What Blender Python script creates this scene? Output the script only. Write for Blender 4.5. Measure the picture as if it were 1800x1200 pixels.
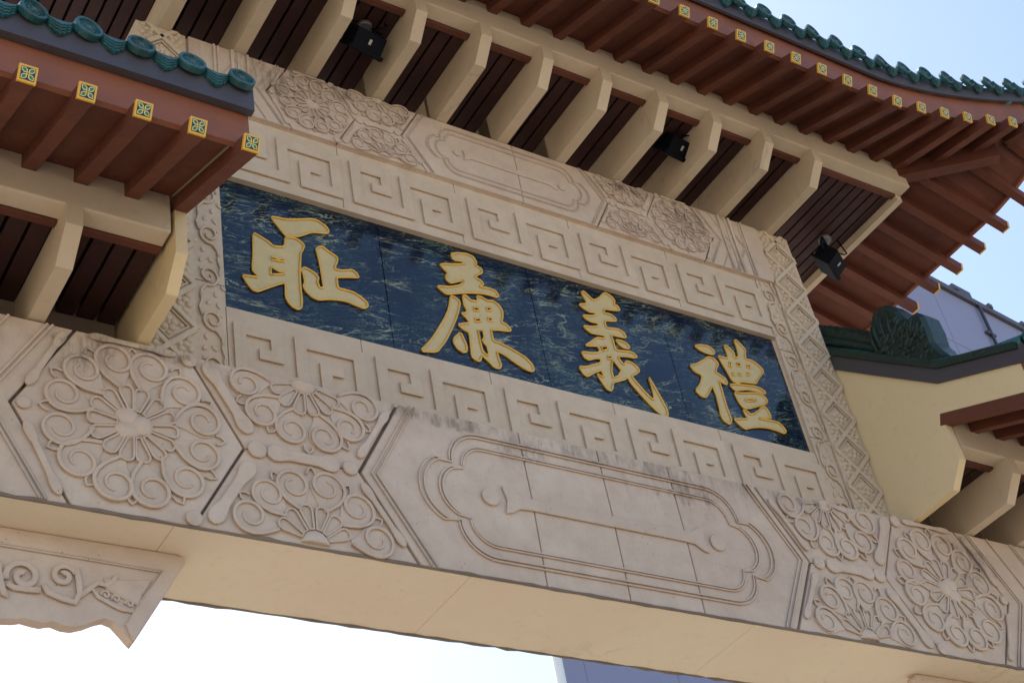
import bpy, bmesh, math, random
from mathutils import Matrix, Vector
from mathutils.geometry import tessellate_polygon
random.seed(7)
for o in list(bpy.data.objects):
    bpy.data.objects.remove(o, do_unlink=True)
SC = bpy.context.scene
COL = SC.collection
R = math.radians

# ------------------------------------------------------------------ camera
cam_d = bpy.data.cameras.new('camera')
cam_d.sensor_width = 36.0
cam_d.lens = 53.15
cam_d.clip_start = 0.05
cam_d.clip_end = 3000
cam = bpy.data.objects.new('camera', cam_d)
COL.objects.link(cam)
cam.matrix_world = Matrix((
    (0.841955, -0.222054, -0.491735, -4.37644),
    (-0.515498, -0.600133, -0.611639, -5.44359),
    (-0.159289, 0.768461, -0.619754, 1.58419),
    (0, 0, 0, 1)))
SC.camera = cam

# ------------------------------------------------------------------ sky, sun, exposure
SUN_EL, SUN_AZ = 56.0, -4.0          # sun stands behind the gate, almost square to it
world = bpy.data.worlds.new('World')
SC.world = world
world.use_nodes = True
wn = world.node_tree
wn.nodes.clear()
w_out = wn.nodes.new('ShaderNodeOutputWorld')
w_bg = wn.nodes.new('ShaderNodeBackground')
w_sky = wn.nodes.new('ShaderNodeTexSky')
w_sky.sky_type = 'NISHITA'
w_sky.sun_disc = False
w_sky.sun_elevation = R(SUN_EL)
w_sky.sun_rotation = R(SUN_AZ)
w_sky.air_density = 1.0
w_sky.dust_density = 1.6
w_sky.ozone_density = 1.0
w_bg.inputs['Strength'].default_value = 0.092
wn.links.new(w_sky.outputs[0], w_bg.inputs[0])
wn.links.new(w_bg.outputs[0], w_out.inputs[0])
sun_d = bpy.data.lights.new('sun', 'SUN')
sun_d.energy = 5.0
sun_d.angle = R(0.5)
sun_d.color = (1.0, 0.94, 0.85)
sun = bpy.data.objects.new('sun', sun_d)
COL.objects.link(sun)
sdir = Vector((math.sin(R(SUN_AZ)) * math.cos(R(SUN_EL)), math.cos(R(SUN_AZ)) * math.cos(R(SUN_EL)), math.sin(R(SUN_EL))))
sun.rotation_euler = sdir.to_track_quat('Z', 'Y').to_euler()
sun.location = (20, 60, 60)
SC.view_settings.view_transform = 'Standard'
SC.view_settings.look = 'None'
SC.view_settings.gamma = 1.0
SC.view_settings.use_curve_mapping = False
SC.view_settings.exposure = 1.7
SC.cycles.max_bounces = 8
SC.cycles.diffuse_bounces = 5
SC.cycles.use_denoising = True

# ------------------------------------------------------------------ helpers
WL = {}          # world location of every object (parents are only ever translated)

class MB:
    """collects faces, then becomes ONE mesh"""
    def __init__(s):
        s.v = []; s.f = []; s.m = []; s.sm = []
    def add(s, vs, fs, mi=0, smooth=False):
        b = len(s.v)
        s.v += [tuple(p) for p in vs]
        for f in fs:
            s.f.append([b + i for i in f]); s.m.append(mi); s.sm.append(smooth)
    def box(s, x0, x1, y0, y1, z0, z1, mi=0):
        v = [(x0, y0, z0), (x1, y0, z0), (x1, y1, z0), (x0, y1, z0), (x0, y0, z1), (x1, y0, z1), (x1, y1, z1), (x0, y1, z1)]
        s.add(v, [(0, 3, 2, 1), (4, 5, 6, 7), (0, 1, 5, 4), (1, 2, 6, 5), (2, 3, 7, 6), (3, 0, 4, 7)], mi)
    def bar(s, a, b, w, h, mi=0, up=(0, 0, 1)):
        """square bar from a to b (points on its bottom centre line)"""
        a = Vector(a); b = Vector(b); d = (b - a).normalized()
        sd = d.cross(Vector(up)).normalized() * (w / 2); u = sd.cross(d).normalized() * h
        v = [a - sd, a + sd, a + sd + u, a - sd + u, b - sd, b + sd, b + sd + u, b - sd + u]
        s.add(v, [(3, 2, 1, 0), (4, 5, 6, 7), (0, 1, 5, 4), (1, 2, 6, 5), (2, 3, 7, 6), (3, 0, 4, 7)], mi)
    def prism(s, poly, axis, a, b, mi=0):
        """extrude a 2-D polygon; axis 'x': poly is (y,z); 'y': poly is (x,z)"""
        n = len(poly)
        if axis == 'x':
            A = [(a, p[0], p[1]) for p in poly]; B = [(b, p[0], p[1]) for p in poly]
        else:
            A = [(p[0], a, p[1]) for p in poly]; B = [(p[0], b, p[1]) for p in poly]
        tri = tessellate_polygon([[Vector((p[0], p[1], 0)) for p in poly]])
        s.add(A, [t for t in tri], mi); s.add(B, [t[::-1] for t in tri], mi)
        s.add(A + B, [(i, (i + 1) % n, (i + 1) % n + n, i + n) for i in range(n)], mi)
    def tube(s, pts, r, n=8, mi=0, cap=True, smooth=True):
        pts = [Vector(p) for p in pts]; rr = r if hasattr(r, '__len__') else [r] * len(pts)
        base = len(s.v); ref = Vector((0.31, 0.2, 0.93))
        for i, p in enumerate(pts):
            d = (pts[min(i + 1, len(pts) - 1)] - pts[max(i - 1, 0)]).normalized()
            a = d.cross(ref).normalized(); c = d.cross(a)
            for k in range(n):
                t = 2 * math.pi * k / n
                s.v.append(tuple(p + a * math.cos(t) * rr[i] + c * math.sin(t) * rr[i]))
        for i in range(len(pts) - 1):
            for k in range(n):
                s.f.append([base + i * n + k, base + i * n + (k + 1) % n, base + (i + 1) * n + (k + 1) % n, base + (i + 1) * n + k]); s.m.append(mi); s.sm.append(smooth)
        if cap:
            s.f.append([base + k for k in range(n)][::-1]); s.m.append(mi); s.sm.append(False)
            e = base + (len(pts) - 1) * n
            s.f.append([e + k for k in range(n)]); s.m.append(mi); s.sm.append(False)
    # relief on a wall that faces -Y: local (u, v, h) -> (u, -h, v)
    def rib(s, pts, r, h=None, mi=0, closed=False, taper=False):
        h = r if h is None else h
        n = len(pts); prof = [(-0.38, -0.2), (-0.38, 0.50), (-1.0, 0.56), (-0.93, 0.84), (-0.62, 1.0), (0.62, 1.0), (0.93, 0.84), (1.0, 0.56), (0.38, 0.50), (0.38, -0.2)]
        base = len(s.v)
        for i, p in enumerate(pts):
            a = pts[(i - 1) % n] if closed or i > 0 else pts[i]
            b = pts[(i + 1) % n] if closed or i < n - 1 else pts[i]
            dx, dy = b[0] - a[0], b[1] - a[1]; L = math.hypot(dx, dy) or 1
            nx, ny = -dy / L, dx / L
            k = 1.0
            if taper:
                k = 1.0 - 0.35 * max(0.0, (i / n - 0.5) * 2)
            for (q, hh) in prof:
                s.v.append((p[0] + nx * q * r * k, -hh * h * k, p[1] + ny * q * r * k))
        m = len(prof)
        for i in range(n if closed else n - 1):
            j = (i + 1) % n
            for k in range(m - 1):
                s.f.append([base + i * m + k, base + i * m + k + 1, base + j * m + k + 1, base + j * m + k]); s.m.append(mi); s.sm.append(True)
        if not closed:
            s.f.append([base + k for k in range(m)]); s.m.append(mi); s.sm.append(False)
            s.f.append([base + (n - 1) * m + k for k in range(m)][::-1]); s.m.append(mi); s.sm.append(False)
    def plate(s, poly, h, ch=0.004, h0=-0.004, mi=0, smooth=False, und=0.0):
        n = len(poly)
        area = sum(poly[i][0] * poly[(i + 1) % n][1] - poly[(i + 1) % n][0] * poly[i][1] for i in range(n))
        if area < 0:
            poly = poly[::-1]
        ins = inset(poly, ch)
        if und:
            low = inset(poly, und); zl = h0 + (h - h0) * 0.55
            A0 = [(p[0], -h0, p[1]) for p in low]; A1 = [(p[0], -zl, p[1]) for p in low]
            s.add(A0 + A1, [(i, (i + 1) % n, (i + 1) % n + n, i + n) for i in range(n)], mi, smooth)
            s.add(A1 + [(p[0], -zl - 0.001, p[1]) for p in poly], [(i, (i + 1) % n, (i + 1) % n + n, i + n) for i in range(n)], mi, smooth)
            h0 = zl + 0.001
        A = [(p[0], -h0, p[1]) for p in poly]; B = [(p[0], -(h - ch * 0.8), p[1]) for p in poly]; T = [(p[0], -h, p[1]) for p in ins]
        s.add(A + B + T, [(i, (i + 1) % n, (i + 1) % n + n, i + n) for i in range(n)] + [(i + n, (i + 1) % n + n, (i + 1) % n + 2 * n, i + 2 * n) for i in range(n)], mi, smooth)
        tri = tessellate_polygon([[Vector((p[0], p[1], 0)) for p in ins]])
        s.add(T, [orient(t, ins) for t in tri], mi)
    def dome(s, c, r, h, n=12, k=3, mi=0, sx=1.0):
        vs = []; fs = []
        for j in range(k):
            a = math.pi / 2 * j / k
            for i in range(n):
                t = 2 * math.pi * i / n
                vs.append((c[0] + r * sx * math.cos(a) * math.cos(t), -h * math.sin(a) + (0.004 if j == 0 else 0), c[1] + r * math.cos(a) * math.sin(t)))
        vs.append((c[0], -h, c[1]))
        for j in range(k - 1):
            for i in range(n):
                fs.append((j * n + i, j * n + (i + 1) % n, (j + 1) * n + (i + 1) % n, (j + 1) * n + i))
        for i in range(n):
            fs.append(((k - 1) * n + i, (k - 1) * n + (i + 1) % n, k * n))
        s.add(vs, fs, mi, True)
    def mesh(s, name, mats):
        me = bpy.data.meshes.new(name)
        me.from_pydata(s.v, [], s.f)
        for m in mats:
            me.materials.append(m)
        me.polygons.foreach_set('material_index', s.m)
        me.polygons.foreach_set('use_smooth', s.sm)
        me.update()
        return me

def orient(t, pts):
    a, b, c = (pts[i] for i in t)
    return t if (b[0] - a[0]) * (c[1] - a[1]) - (b[1] - a[1]) * (c[0] - a[0]) > 0 else t[::-1]

def inset(poly, d):
    n = len(poly); out = []
    for i in range(n):
        a, p, b = poly[i - 1], poly[i], poly[(i + 1) % n]
        def nrm(q, w):
            dx, dy = w[0] - q[0], w[1] - q[1]; L = math.hypot(dx, dy) or 1
            return -dy / L, dx / L
        n1 = nrm(a, p); n2 = nrm(p, b)
        mx, my = n1[0] + n2[0], n1[1] + n2[1]; L2 = mx * mx + my * my
        if L2 < 0.15:
            out.append((p[0] + n2[0] * d, p[1] + n2[1] * d)); continue
        k = min(2.0 / L2, 2.2)
        out.append((p[0] + mx * d * k, p[1] + my * d * k))
    return out

def ob(name, me, parent=None, loc=(0, 0, 0), rot=None, scale=None, kind=None):
    o = bpy.data.objects.new(name, me)
    COL.objects.link(o)
    WL[o] = Vector(loc)
    if parent is not None:
        o.parent = parent
        o.location = Vector(loc) - WL[parent]
    else:
        o.location = loc
    if rot: o.rotation_euler = rot
    if scale: o.scale = scale if hasattr(scale, '__len__') else (scale,) * 3
    if kind: o['kind'] = kind
    return o

def tag(o, label, cat, group=None):
    o['label'] = label; o['category'] = cat
    if group: o['group'] = group
    return o

def bevel(o, w=0.006, seg=2):
    m = o.modifiers.new('edge', 'BEVEL'); m.width = w; m.segments = seg; m.limit_method = 'ANGLE'; m.angle_limit = R(40)
    return o

# ------------------------------------------------------------------ materials
def node_mat(name):
    m = bpy.data.materials.new(name); m.use_nodes = True
    nt = m.node_tree; b = nt.nodes['Principled BSDF']
    return m, nt, b

class N:
    def __init__(s, nt):
        s.nt = nt
        s.geo = nt.nodes.new('ShaderNodeNewGeometry')
    def pos(s, scale=(1, 1, 1), loc=(0, 0, 0)):
        m = s.nt.nodes.new('ShaderNodeMapping'); m.inputs['Scale'].default_value = scale; m.inputs['Location'].default_value = loc
        s.nt.links.new(s.geo.outputs['Position'], m.inputs['Vector']); return m.outputs[0]
    def tilt(s, ang, scale, loc):
        m = s.nt.nodes.new('ShaderNodeMapping'); m.inputs['Rotation'].default_value = (0, ang, 0)
        s.nt.links.new(s.geo.outputs['Position'], m.inputs['Vector'])
        q = s.nt.nodes.new('ShaderNodeMapping'); q.inputs['Scale'].default_value = scale; q.inputs['Location'].default_value = loc
        s.nt.links.new(m.outputs[0], q.inputs['Vector']); return q.outputs[0]
    def noise(s, scale, vec=None, detail=4, rough=0.55, dist=0.0):
        n = s.nt.nodes.new('ShaderNodeTexNoise'); n.inputs['Scale'].default_value = scale; n.inputs['Detail'].default_value = detail
        n.inputs['Roughness'].default_value = rough; n.inputs['Distortion'].default_value = dist
        s.nt.links.new(vec if vec is not None else s.pos(), n.inputs['Vector']); return n.outputs['Fac']
    def ramp(s, fac, a, b, lo=0.0, hi=1.0):
        n = s.nt.nodes.new('ShaderNodeMapRange'); n.inputs['From Min'].default_value = a; n.inputs['From Max'].default_value = b
        n.inputs['To Min'].default_value = lo; n.inputs['To Max'].default_value = hi; n.interpolation_type = 'SMOOTHSTEP'
        s.nt.links.new(fac, n.inputs['Value']); return n.outputs[0]
    def math(s, op, a, b=None):
        n = s.nt.nodes.new('ShaderNodeMath'); n.operation = 'ADD' if op == 'ADD2' else op; n.use_clamp = op in ('ADD', 'SUBTRACT')
        for i, x in enumerate((a, b)):
            if x is None: continue
            if isinstance(x, (int, float)): n.inputs[i].default_value = x
            else: s.nt.links.new(x, n.inputs[i])
        return n.outputs[0]
    def mix(s, fac, a, b, mode='MIX'):
        n = s.nt.nodes.new('ShaderNodeMix'); n.data_type = 'RGBA'; n.blend_type = mode
        for x, i in ((fac, 0), (a, 6), (b, 7)):
            if isinstance(x, (int, float)): n.inputs[i].default_value = x
            elif isinstance(x, tuple): n.inputs[i].default_value = (*x, 1) if len(x) == 3 else x
            else: s.nt.links.new(x, n.inputs[i])
        return n.outputs[2]
    def sep(s, out):
        n = s.nt.nodes.new('ShaderNodeSeparateXYZ'); s.nt.links.new(s.geo.outputs['Position'], n.inputs[0]); return n.outputs[out]
    def bump(s, h, strength, dist, bsdf):
        n = s.nt.nodes.new('ShaderNodeBump'); n.inputs['Strength'].default_value = strength; n.inputs['Distance'].default_value = dist
        s.nt.links.new(h, n.inputs['Height']); s.nt.links.new(n.outputs[0], bsdf.inputs['Normal'])
    def lk(s, a, b):
        s.nt.links.new(a, b)

def _sub(n, a, k):
    q = n.nt.nodes.new('ShaderNodeMath'); q.operation = 'SUBTRACT'; n.nt.links.new(a, q.inputs[0]); q.inputs[1].default_value = k
    return q.outputs[0]

def mat_stone(name, c1, c2, stain_z=None, patches=(), stain_amt=0.8, rough=0.85, pits=True):
    """cast stone: mottled, pitted, rain streaks below the given ledge heights"""
    m, nt, b = node_mat(name); n = N(nt)
    big = n.ramp(n.noise(1.3, detail=3), 0.35, 0.65)
    col = n.mix(big, c1, c2)
    oi = nt.nodes.new('ShaderNodeObjectInfo')
    col = n.mix(n.ramp(oi.outputs['Random'], 0.0, 1.0, 0.0, 0.22), col, tuple(x * y for x, y in zip(c1, (0.84, 0.80, 0.74))))
    mid = n.ramp(n.noise(9, detail=7, rough=0.7), 0.34, 0.72)
    col = n.mix(n.math('MULTIPLY', mid, 0.34), col, tuple(x * y for x, y in zip(c1, (0.70, 0.66, 0.60))))
    spk = n.ramp(n.noise(34, n.pos(loc=(3, 3, 3)), detail=5, rough=0.75), 0.56, 0.74)
    col = n.mix(n.math('MULTIPLY', spk, 0.38), col, tuple(x * y for x, y in zip(c1, (0.55, 0.50, 0.45))))
    run = n.math('MULTIPLY', n.ramp(n.noise(1, n.pos(scale=(34, 34, 1.1), loc=(5, 1, 8)), detail=6, rough=0.75), 0.54, 0.78), n.ramp(n.noise(1.6, n.pos(loc=(6, 2, 9)), detail=3), 0.42, 0.66))
    col = n.mix(n.math('MULTIPLY', run, 0.30), col, tuple(x * y for x, y in zip(c1, (0.55, 0.50, 0.44))))
    pale = n.ramp(n.noise(3.1, n.pos(loc=(4, 2, 7)), detail=5), 0.55, 0.8)
    col = n.mix(n.math('MULTIPLY', pale, 0.35), col, tuple(min(1, x * 1.16) for x in c2))
    fine = n.noise(85, detail=3, rough=0.7)
    col = n.mix(n.ramp(fine, 0.55, 0.9, 0, 0.25), col, tuple(x * 0.6 for x in c1))
    if pits:
        v = nt.nodes.new('ShaderNodeTexVoronoi'); v.inputs['Scale'].default_value = 26; n.lk(n.pos(), v.inputs['Vector'])
        pm = n.math('MULTIPLY', n.ramp(v.outputs['Distance'], 0.10, 0.05), n.ramp(n.noise(2.6, n.pos(loc=(1, 9, 3))), 0.56, 0.62))
        col = n.mix(n.math('MULTIPLY', pm, 0.85), col, (0.05, 0.04, 0.035))
    if stain_z:
        z = n.sep(2); tot = None
        st = n.noise(1.0, n.pos(scale=(17, 17, 4.0)), detail=9, rough=0.78)
        patch = n.ramp(n.noise(1.15, n.pos(loc=(3.3, 0, 0.4), scale=(1, 1, 0.6)), detail=3), 0.40, 0.66)
        for (zt, depth) in stain_z:
            zz = n.math('ADD2', z, n.ramp(n.noise(1, n.pos(scale=(11, 0, 0.3), loc=(zt, 0, 0)), detail=4, rough=0.8), 0.25, 0.75, -0.16, 0.16))
            g = n.math('MULTIPLY', n.ramp(zz, zt - depth, zt + 0.06), n.ramp(z, zt + 0.05, zt + 0.02))
            tot = g if tot is None else n.math('MAXIMUM', tot, g)
        for (px, pz, rx, rz) in patches:
            dx = n.math('DIVIDE', _sub(n, n.sep(0), px), rx); dz_ = n.math('DIVIDE', _sub(n, z, pz), rz)
            rr = n.math('SQRT', n.math('ADD2', n.math('MULTIPLY', dx, dx), n.math('MULTIPLY', dz_, dz_)))
            wob = n.math('ADD2', rr, n.ramp(n.noise(6, detail=5, rough=0.7), 0.25, 0.75, -0.45, 0.45))
            patch = n.math('MAXIMUM', patch, n.math('MULTIPLY', n.ramp(wob, 1.05, 0.35), 1.0)); tot = n.math('MAXIMUM', tot, n.ramp(wob, 1.05, 0.45))
        k = n.math('MULTIPLY', n.math('MULTIPLY', tot, patch), n.ramp(st, 0.36, 0.70))
        col = n.mix(n.math('MULTIPLY', k, stain_amt), col, (0.105, 0.072, 0.052))
    n.lk(col, b.inputs['Base Color'])
    b.inputs['Roughness'].default_value = rough
    b.inputs['Specular IOR Level'].default_value = 0.25
    h = n.math('ADD', n.math('MULTIPLY', n.noise(40, detail=6, rough=0.7), 0.6), n.math('MULTIPLY', n.noise(150, detail=2), 0.25))
    n.bump(h, 0.35, 0.006, b)
    return m

def mat_paint(name, c, c2=None, rough=0.6, amt=0.35, scale=2.2, grime=0.25, spec=0.3, bump=0.15):
    m, nt, b = node_mat(name); n = N(nt)
    c2 = c2 or tuple(x * 0.8 for x in c)
    col = n.mix(n.math('MULTIPLY', n.ramp(n.noise(scale, detail=5), 0.3, 0.7), amt), c, c2)
    col = n.mix(n.ramp(n.noise(17, detail=6, rough=0.7), 0.52, 0.85, 0, grime), col, tuple(x * 0.55 for x in c))
    ring = n.math('MULTIPLY', n.ramp(n.math('ABSOLUTE', _sub(n, n.noise(1.7, n.pos(loc=(7, 3, 1)), detail=5, rough=0.6), 0.5)), 0.03, 0.0), n.ramp(n.noise(1.1, n.pos(loc=(2, 8, 5))), 0.5, 0.65))
    col = n.mix(n.math('MULTIPLY', ring, grime), col, tuple(x * 0.6 for x in c))
    drip = n.math('MULTIPLY', n.ramp(n.noise(1, n.pos(scale=(16, 16, 1.6), loc=(1, 4, 2)), detail=5, rough=0.7), 0.55, 0.75), n.ramp(n.noise(2.3, n.pos(loc=(9, 1, 6))), 0.45, 0.65))
    col = n.mix(n.math('MULTIPLY', drip, grime * 0.9), col, tuple(x * 0.5 for x in c))
    n.lk(col, b.inputs['Base Color'])
    n.lk(n.ramp(n.noise(11, detail=4), 0.2, 0.8, rough - 0.1, rough + 0.12), b.inputs['Roughness'])
    b.inputs['Specular IOR Level'].default_value = spec
    n.bump(n.noise(55, detail=5, rough=0.65), bump, 0.004, b)
    return m

def mat_flat(name, c, rough=0.5, metal=0.0, spec=0.5):
    m, nt, b = node_mat(name); n = N(nt)
    col = n.mix(n.ramp(n.noise(30, detail=4), 0.3, 0.7, 0, 0.3), c, tuple(x * 0.75 for x in c))
    n.lk(col, b.inputs['Base Color'])
    b.inputs['Roughness'].default_value = rough; b.inputs['Metallic'].default_value = metal; b.inputs['Specular IOR Level'].default_value = spec
    return m

M = {}
STONE1, STONE2 = (0.605, 0.475, 0.375), (0.66, 0.535, 0.425)
M['stone'] = mat_stone('carved_stone', STONE1, STONE2, stain_z=((6.25, 0.30), (8.84, 0.34)), stain_amt=0.70, patches=((-1.42, 8.68, 0.22, 0.20), (-1.0, 8.78, 0.3, 0.09), (1.72, 8.66, 0.24, 0.22), (1.25, 8.78, 0.4, 0.07), (-2.62, 6.12, 0.20, 0.17), (-2.2, 6.21, 0.4, 0.06), (0.35, 6.20, 0.9, 0.10), (-0.75, 6.2, 0.35, 0.08), (0.85, 6.1, 0.25, 0.2), (-0.25, 6.12, 0.18, 0.18), (3.15, 6.02, 0.3, 0.26), (1.9, 6.2, 0.3, 0.06)))
M['fret'] = mat_stone('fret_stone', (0.615, 0.485, 0.36), (0.66, 0.53, 0.395), pits=False)
M['lattice'] = mat_stone('lattice_stone', (0.61, 0.49, 0.36), (0.66, 0.535, 0.395), pits=False)
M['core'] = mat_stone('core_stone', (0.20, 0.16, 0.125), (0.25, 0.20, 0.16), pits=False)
M['plaster'] = mat_paint('yellow_plaster', (0.83, 0.715, 0.515), (0.80, 0.645, 0.49), rough=0.8, grime=0.30, amt=0.9, scale=0.9)
M['gable'] = mat_paint('gable_plaster', (0.76, 0.605, 0.355), (0.72, 0.57, 0.33), rough=0.8, grime=0.26, amt=0.8, scale=1.2)
M['bracket'] = mat_paint('bracket_paint', (0.63, 0.515, 0.37), (0.55, 0.44, 0.31), rough=0.75, grime=0.4, amt=0.8)
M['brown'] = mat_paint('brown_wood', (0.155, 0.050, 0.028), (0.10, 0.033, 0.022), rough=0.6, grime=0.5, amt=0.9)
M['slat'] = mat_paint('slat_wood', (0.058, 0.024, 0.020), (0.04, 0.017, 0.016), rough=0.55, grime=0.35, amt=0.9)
M['fascia'] = mat_paint('fascia_metal', (0.27, 0.088, 0.040), (0.20, 0.072, 0.044), rough=0.5, grime=0.4, amt=1.0, scale=2.6, spec=0.4)
M['dark'] = mat_flat('slat_gap_shade', (0.012, 0.011, 0.012), 0.9)  # near-black backing; shade in the slat gaps put into the colour
M['flash'] = mat_paint('grey_flashing', (0.075, 0.07, 0.08), (0.055, 0.05, 0.062), rough=0.45, grime=0.3)
M['gold'] = mat_flat('gold_rim', (0.88, 0.50, 0.085), 0.34, 0.35)
M['yellow'] = mat_flat('yellow_glaze', (0.78, 0.44, 0.04), 0.3)
M['navy'] = mat_flat('navy_glaze', (0.012, 0.013, 0.035), 0.3)
M['green'] = mat_flat('green_glaze', (0.02, 0.20, 0.035), 0.3)
M['cream'] = mat_flat('cream_glaze', (0.72, 0.66, 0.36), 0.35)
M['lampmetal'] = mat_flat('lamp_metal', (0.004, 0.005, 0.010), 0.7, 0.0, 0.15)
M['grey'] = mat_flat('grey_metal', (0.22, 0.22, 0.23), 0.5, 0.3)
M['white'] = mat_flat('white_sticker', (0.45, 0.43, 0.40), 0.6)
M['facade'] = mat_paint('tower_facade', (0.24, 0.255, 0.37), (0.22, 0.235, 0.34), rough=0.6, grime=0.1, amt=0.5, scale=0.15)
M['glass'] = mat_flat('tower_glass', (0.06, 0.08, 0.13), 0.12, 0.0, 0.8)
M['edge_glare'] = mat_flat('pale_edge_glare', (0.75, 0.80, 0.82), 0.4)  # pale colour stands in for the blown-out tower edge
M['concrete'] = mat_paint('pavement', (0.205, 0.178, 0.145), (0.175, 0.15, 0.125), rough=0.9)
M['asphalt'] = mat_paint('asphalt', (0.06, 0.06, 0.062), (0.05, 0.05, 0.05), rough=0.9)
M['line'] = mat_paint('road_paint', (0.75, 0.74, 0.70), rough=0.8)

def mat_glaze():
    m, nt, b = node_mat('teal_tile_glaze'); n = N(nt)
    col = n.mix(n.ramp(n.noise(7, detail=5), 0.3, 0.7), (0.009, 0.058, 0.056), (0.016, 0.095, 0.105))
    col = n.mix(n.ramp(n.noise(45, detail=5, rough=0.7), 0.48, 0.80, 0, 0.75), col, (0.03, 0.034, 0.032))
    n.lk(col, b.inputs['Base Color'])
    n.lk(n.ramp(n.noise(30, detail=3), 0.3, 0.7, 0.22, 0.5), b.inputs['Roughness'])
    n.bump(n.noise(60, detail=4), 0.2, 0.003, b)
    return m
M['tile'] = mat_glaze()

def mat_ridge():
    m, nt, b = node_mat('dark_green_glaze'); n = N(nt)
    col = n.mix(n.ramp(n.noise(5, detail=5), 0.3, 0.7), (0.006, 0.024, 0.016), (0.009, 0.03, 0.026))
    wear = n.ramp(n.noise(1, n.pos(scale=(60, 20, 20)), detail=5, rough=0.75), 0.6, 0.78)
    col = n.mix(n.math('MULTIPLY', wear, 0.75), col, (0.13, 0.11, 0.06))
    n.lk(col, b.inputs['Base Color']); b.inputs['Roughness'].default_value = 0.35
    n.bump(n.noise(28, detail=7, rough=0.7), 0.9, 0.012, b)
    return m
M['ridge'] = mat_ridge()

def mat_marble():
    m, nt, b = node_mat('navy_marble'); n = N(nt)
    col = n.mix(n.ramp(n.noise(1.6, n.pos(scale=(1, 1, 1.6)), detail=4), 0.3, 0.72), (0.004, 0.009, 0.021), (0.007, 0.018, 0.042))
    cloud = n.ramp(n.noise(3.2, n.pos(scale=(0.8, 1, 2.4), loc=(2, 0, 5)), detail=6, rough=0.65, dist=0.6), 0.55, 0.80)
    col = n.mix(n.math('MULTIPLY', cloud, 0.55), col, (0.020, 0.055, 0.050))
    for (sc, off, w, c, amt) in ((2.2, 0.0, 0.012, (0.40, 0.42, 0.25), 0.9), (3.6, 2.0, 0.010, (0.36, 0.40, 0.26), 0.85), (6.5, 5.0, 0.014, (0.22, 0.30, 0.20), 0.75), (13.0, 9.0, 0.022, (0.11, 0.19, 0.15), 0.65), (28.0, 3.0, 0.035, (0.07, 0.13, 0.12), 0.5)):
        v = n.noise(sc, n.tilt(0.22, (0.55, 1, 2.4), (off, 0, off * 1.3)), detail=5, rough=0.6, dist=1.1)
        line = n.ramp(n.math('ABSOLUTE', _sub(n, v, 0.5)), w, 0.0)
        gate_ = n.ramp(n.noise(3.1, n.pos(loc=(off, 1, 2)), detail=4), 0.43, 0.66)
        col = n.mix(n.math('MULTIPLY', n.math('MULTIPLY', line, gate_), amt), col, c)
    n.lk(col, b.inputs['Base Color'])
    b.inputs['Roughness'].default_value = 0.07
    b.inputs['Specular IOR Level'].default_value = 0.5
    return m
M['marble'] = mat_marble()

def mat_charfill():
    m, nt, b = node_mat('faded_gilt'); n = N(nt)
    col = n.mix(n.ramp(n.noise(6, n.pos(scale=(1, 1, 1.4)), detail=5), 0.3, 0.7), (0.60, 0.465, 0.225), (0.66, 0.505, 0.235))
    col = n.mix(n.ramp(n.noise(40, detail=4), 0.5, 0.8, 0, 0.4), col, (0.45, 0.33, 0.12))
    n.lk(col, b.inputs['Base Color']); b.inputs['Roughness'].default_value = 0.45; b.inputs['Metallic'].default_value = 0.1
    return m
M['charfill'] = mat_charfill()

# ------------------------------------------------------------------ ground
XC = 0.215                       # axis of symmetry of the gate
gb = MB(); gb.add([(-900, -900, 0), (900, -900, 0), (900, 900, 0), (-900, 900, 0)], [(0, 1, 2, 3)])
ob('ground', gb.mesh('ground', [M['concrete']]), kind='structure')
rb = MB(); rb.add([(-3.6, -300, 0.004), (4.0, -300, 0.004), (4.0, 300, 0.004), (-3.6, 300, 0.004)], [(0, 1, 2, 3)])
road = ob('road', rb.mesh('road', [M['asphalt']]), kind='structure')
for i in range(-6, 7):
    lb = MB(); lb.add([(-0.06, -1, 0), (0.06, -1, 0), (0.06, 1, 0), (-0.06, 1, 0)], [(0, 1, 2, 3)])
    ob('lane_marking', lb.mesh('lane_marking', [M['line']]), road, (XC, i * 6 - 3, 0.008))
for s in (-1, 1):
    kb = MB(); kb.box(-0.08, 0.08, -300, 300, 0, 0.13)
    ob('kerb', kb.mesh('kerb', [M['concrete']]), loc=(XC + s * 3.88, 0, 0), kind='structure')

# ------------------------------------------------------------------ the gate
gate = ob('memorial_gate', None, loc=(XC, 0.1, 0))
tag(gate, 'carved stone gate with green tiled roofs and a blue marble panel of gold characters', 'gate')
BY = -0.20                       # front of the lintel beam
ZB, ZT, ZM = 5.275, 6.245, 5.765

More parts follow.
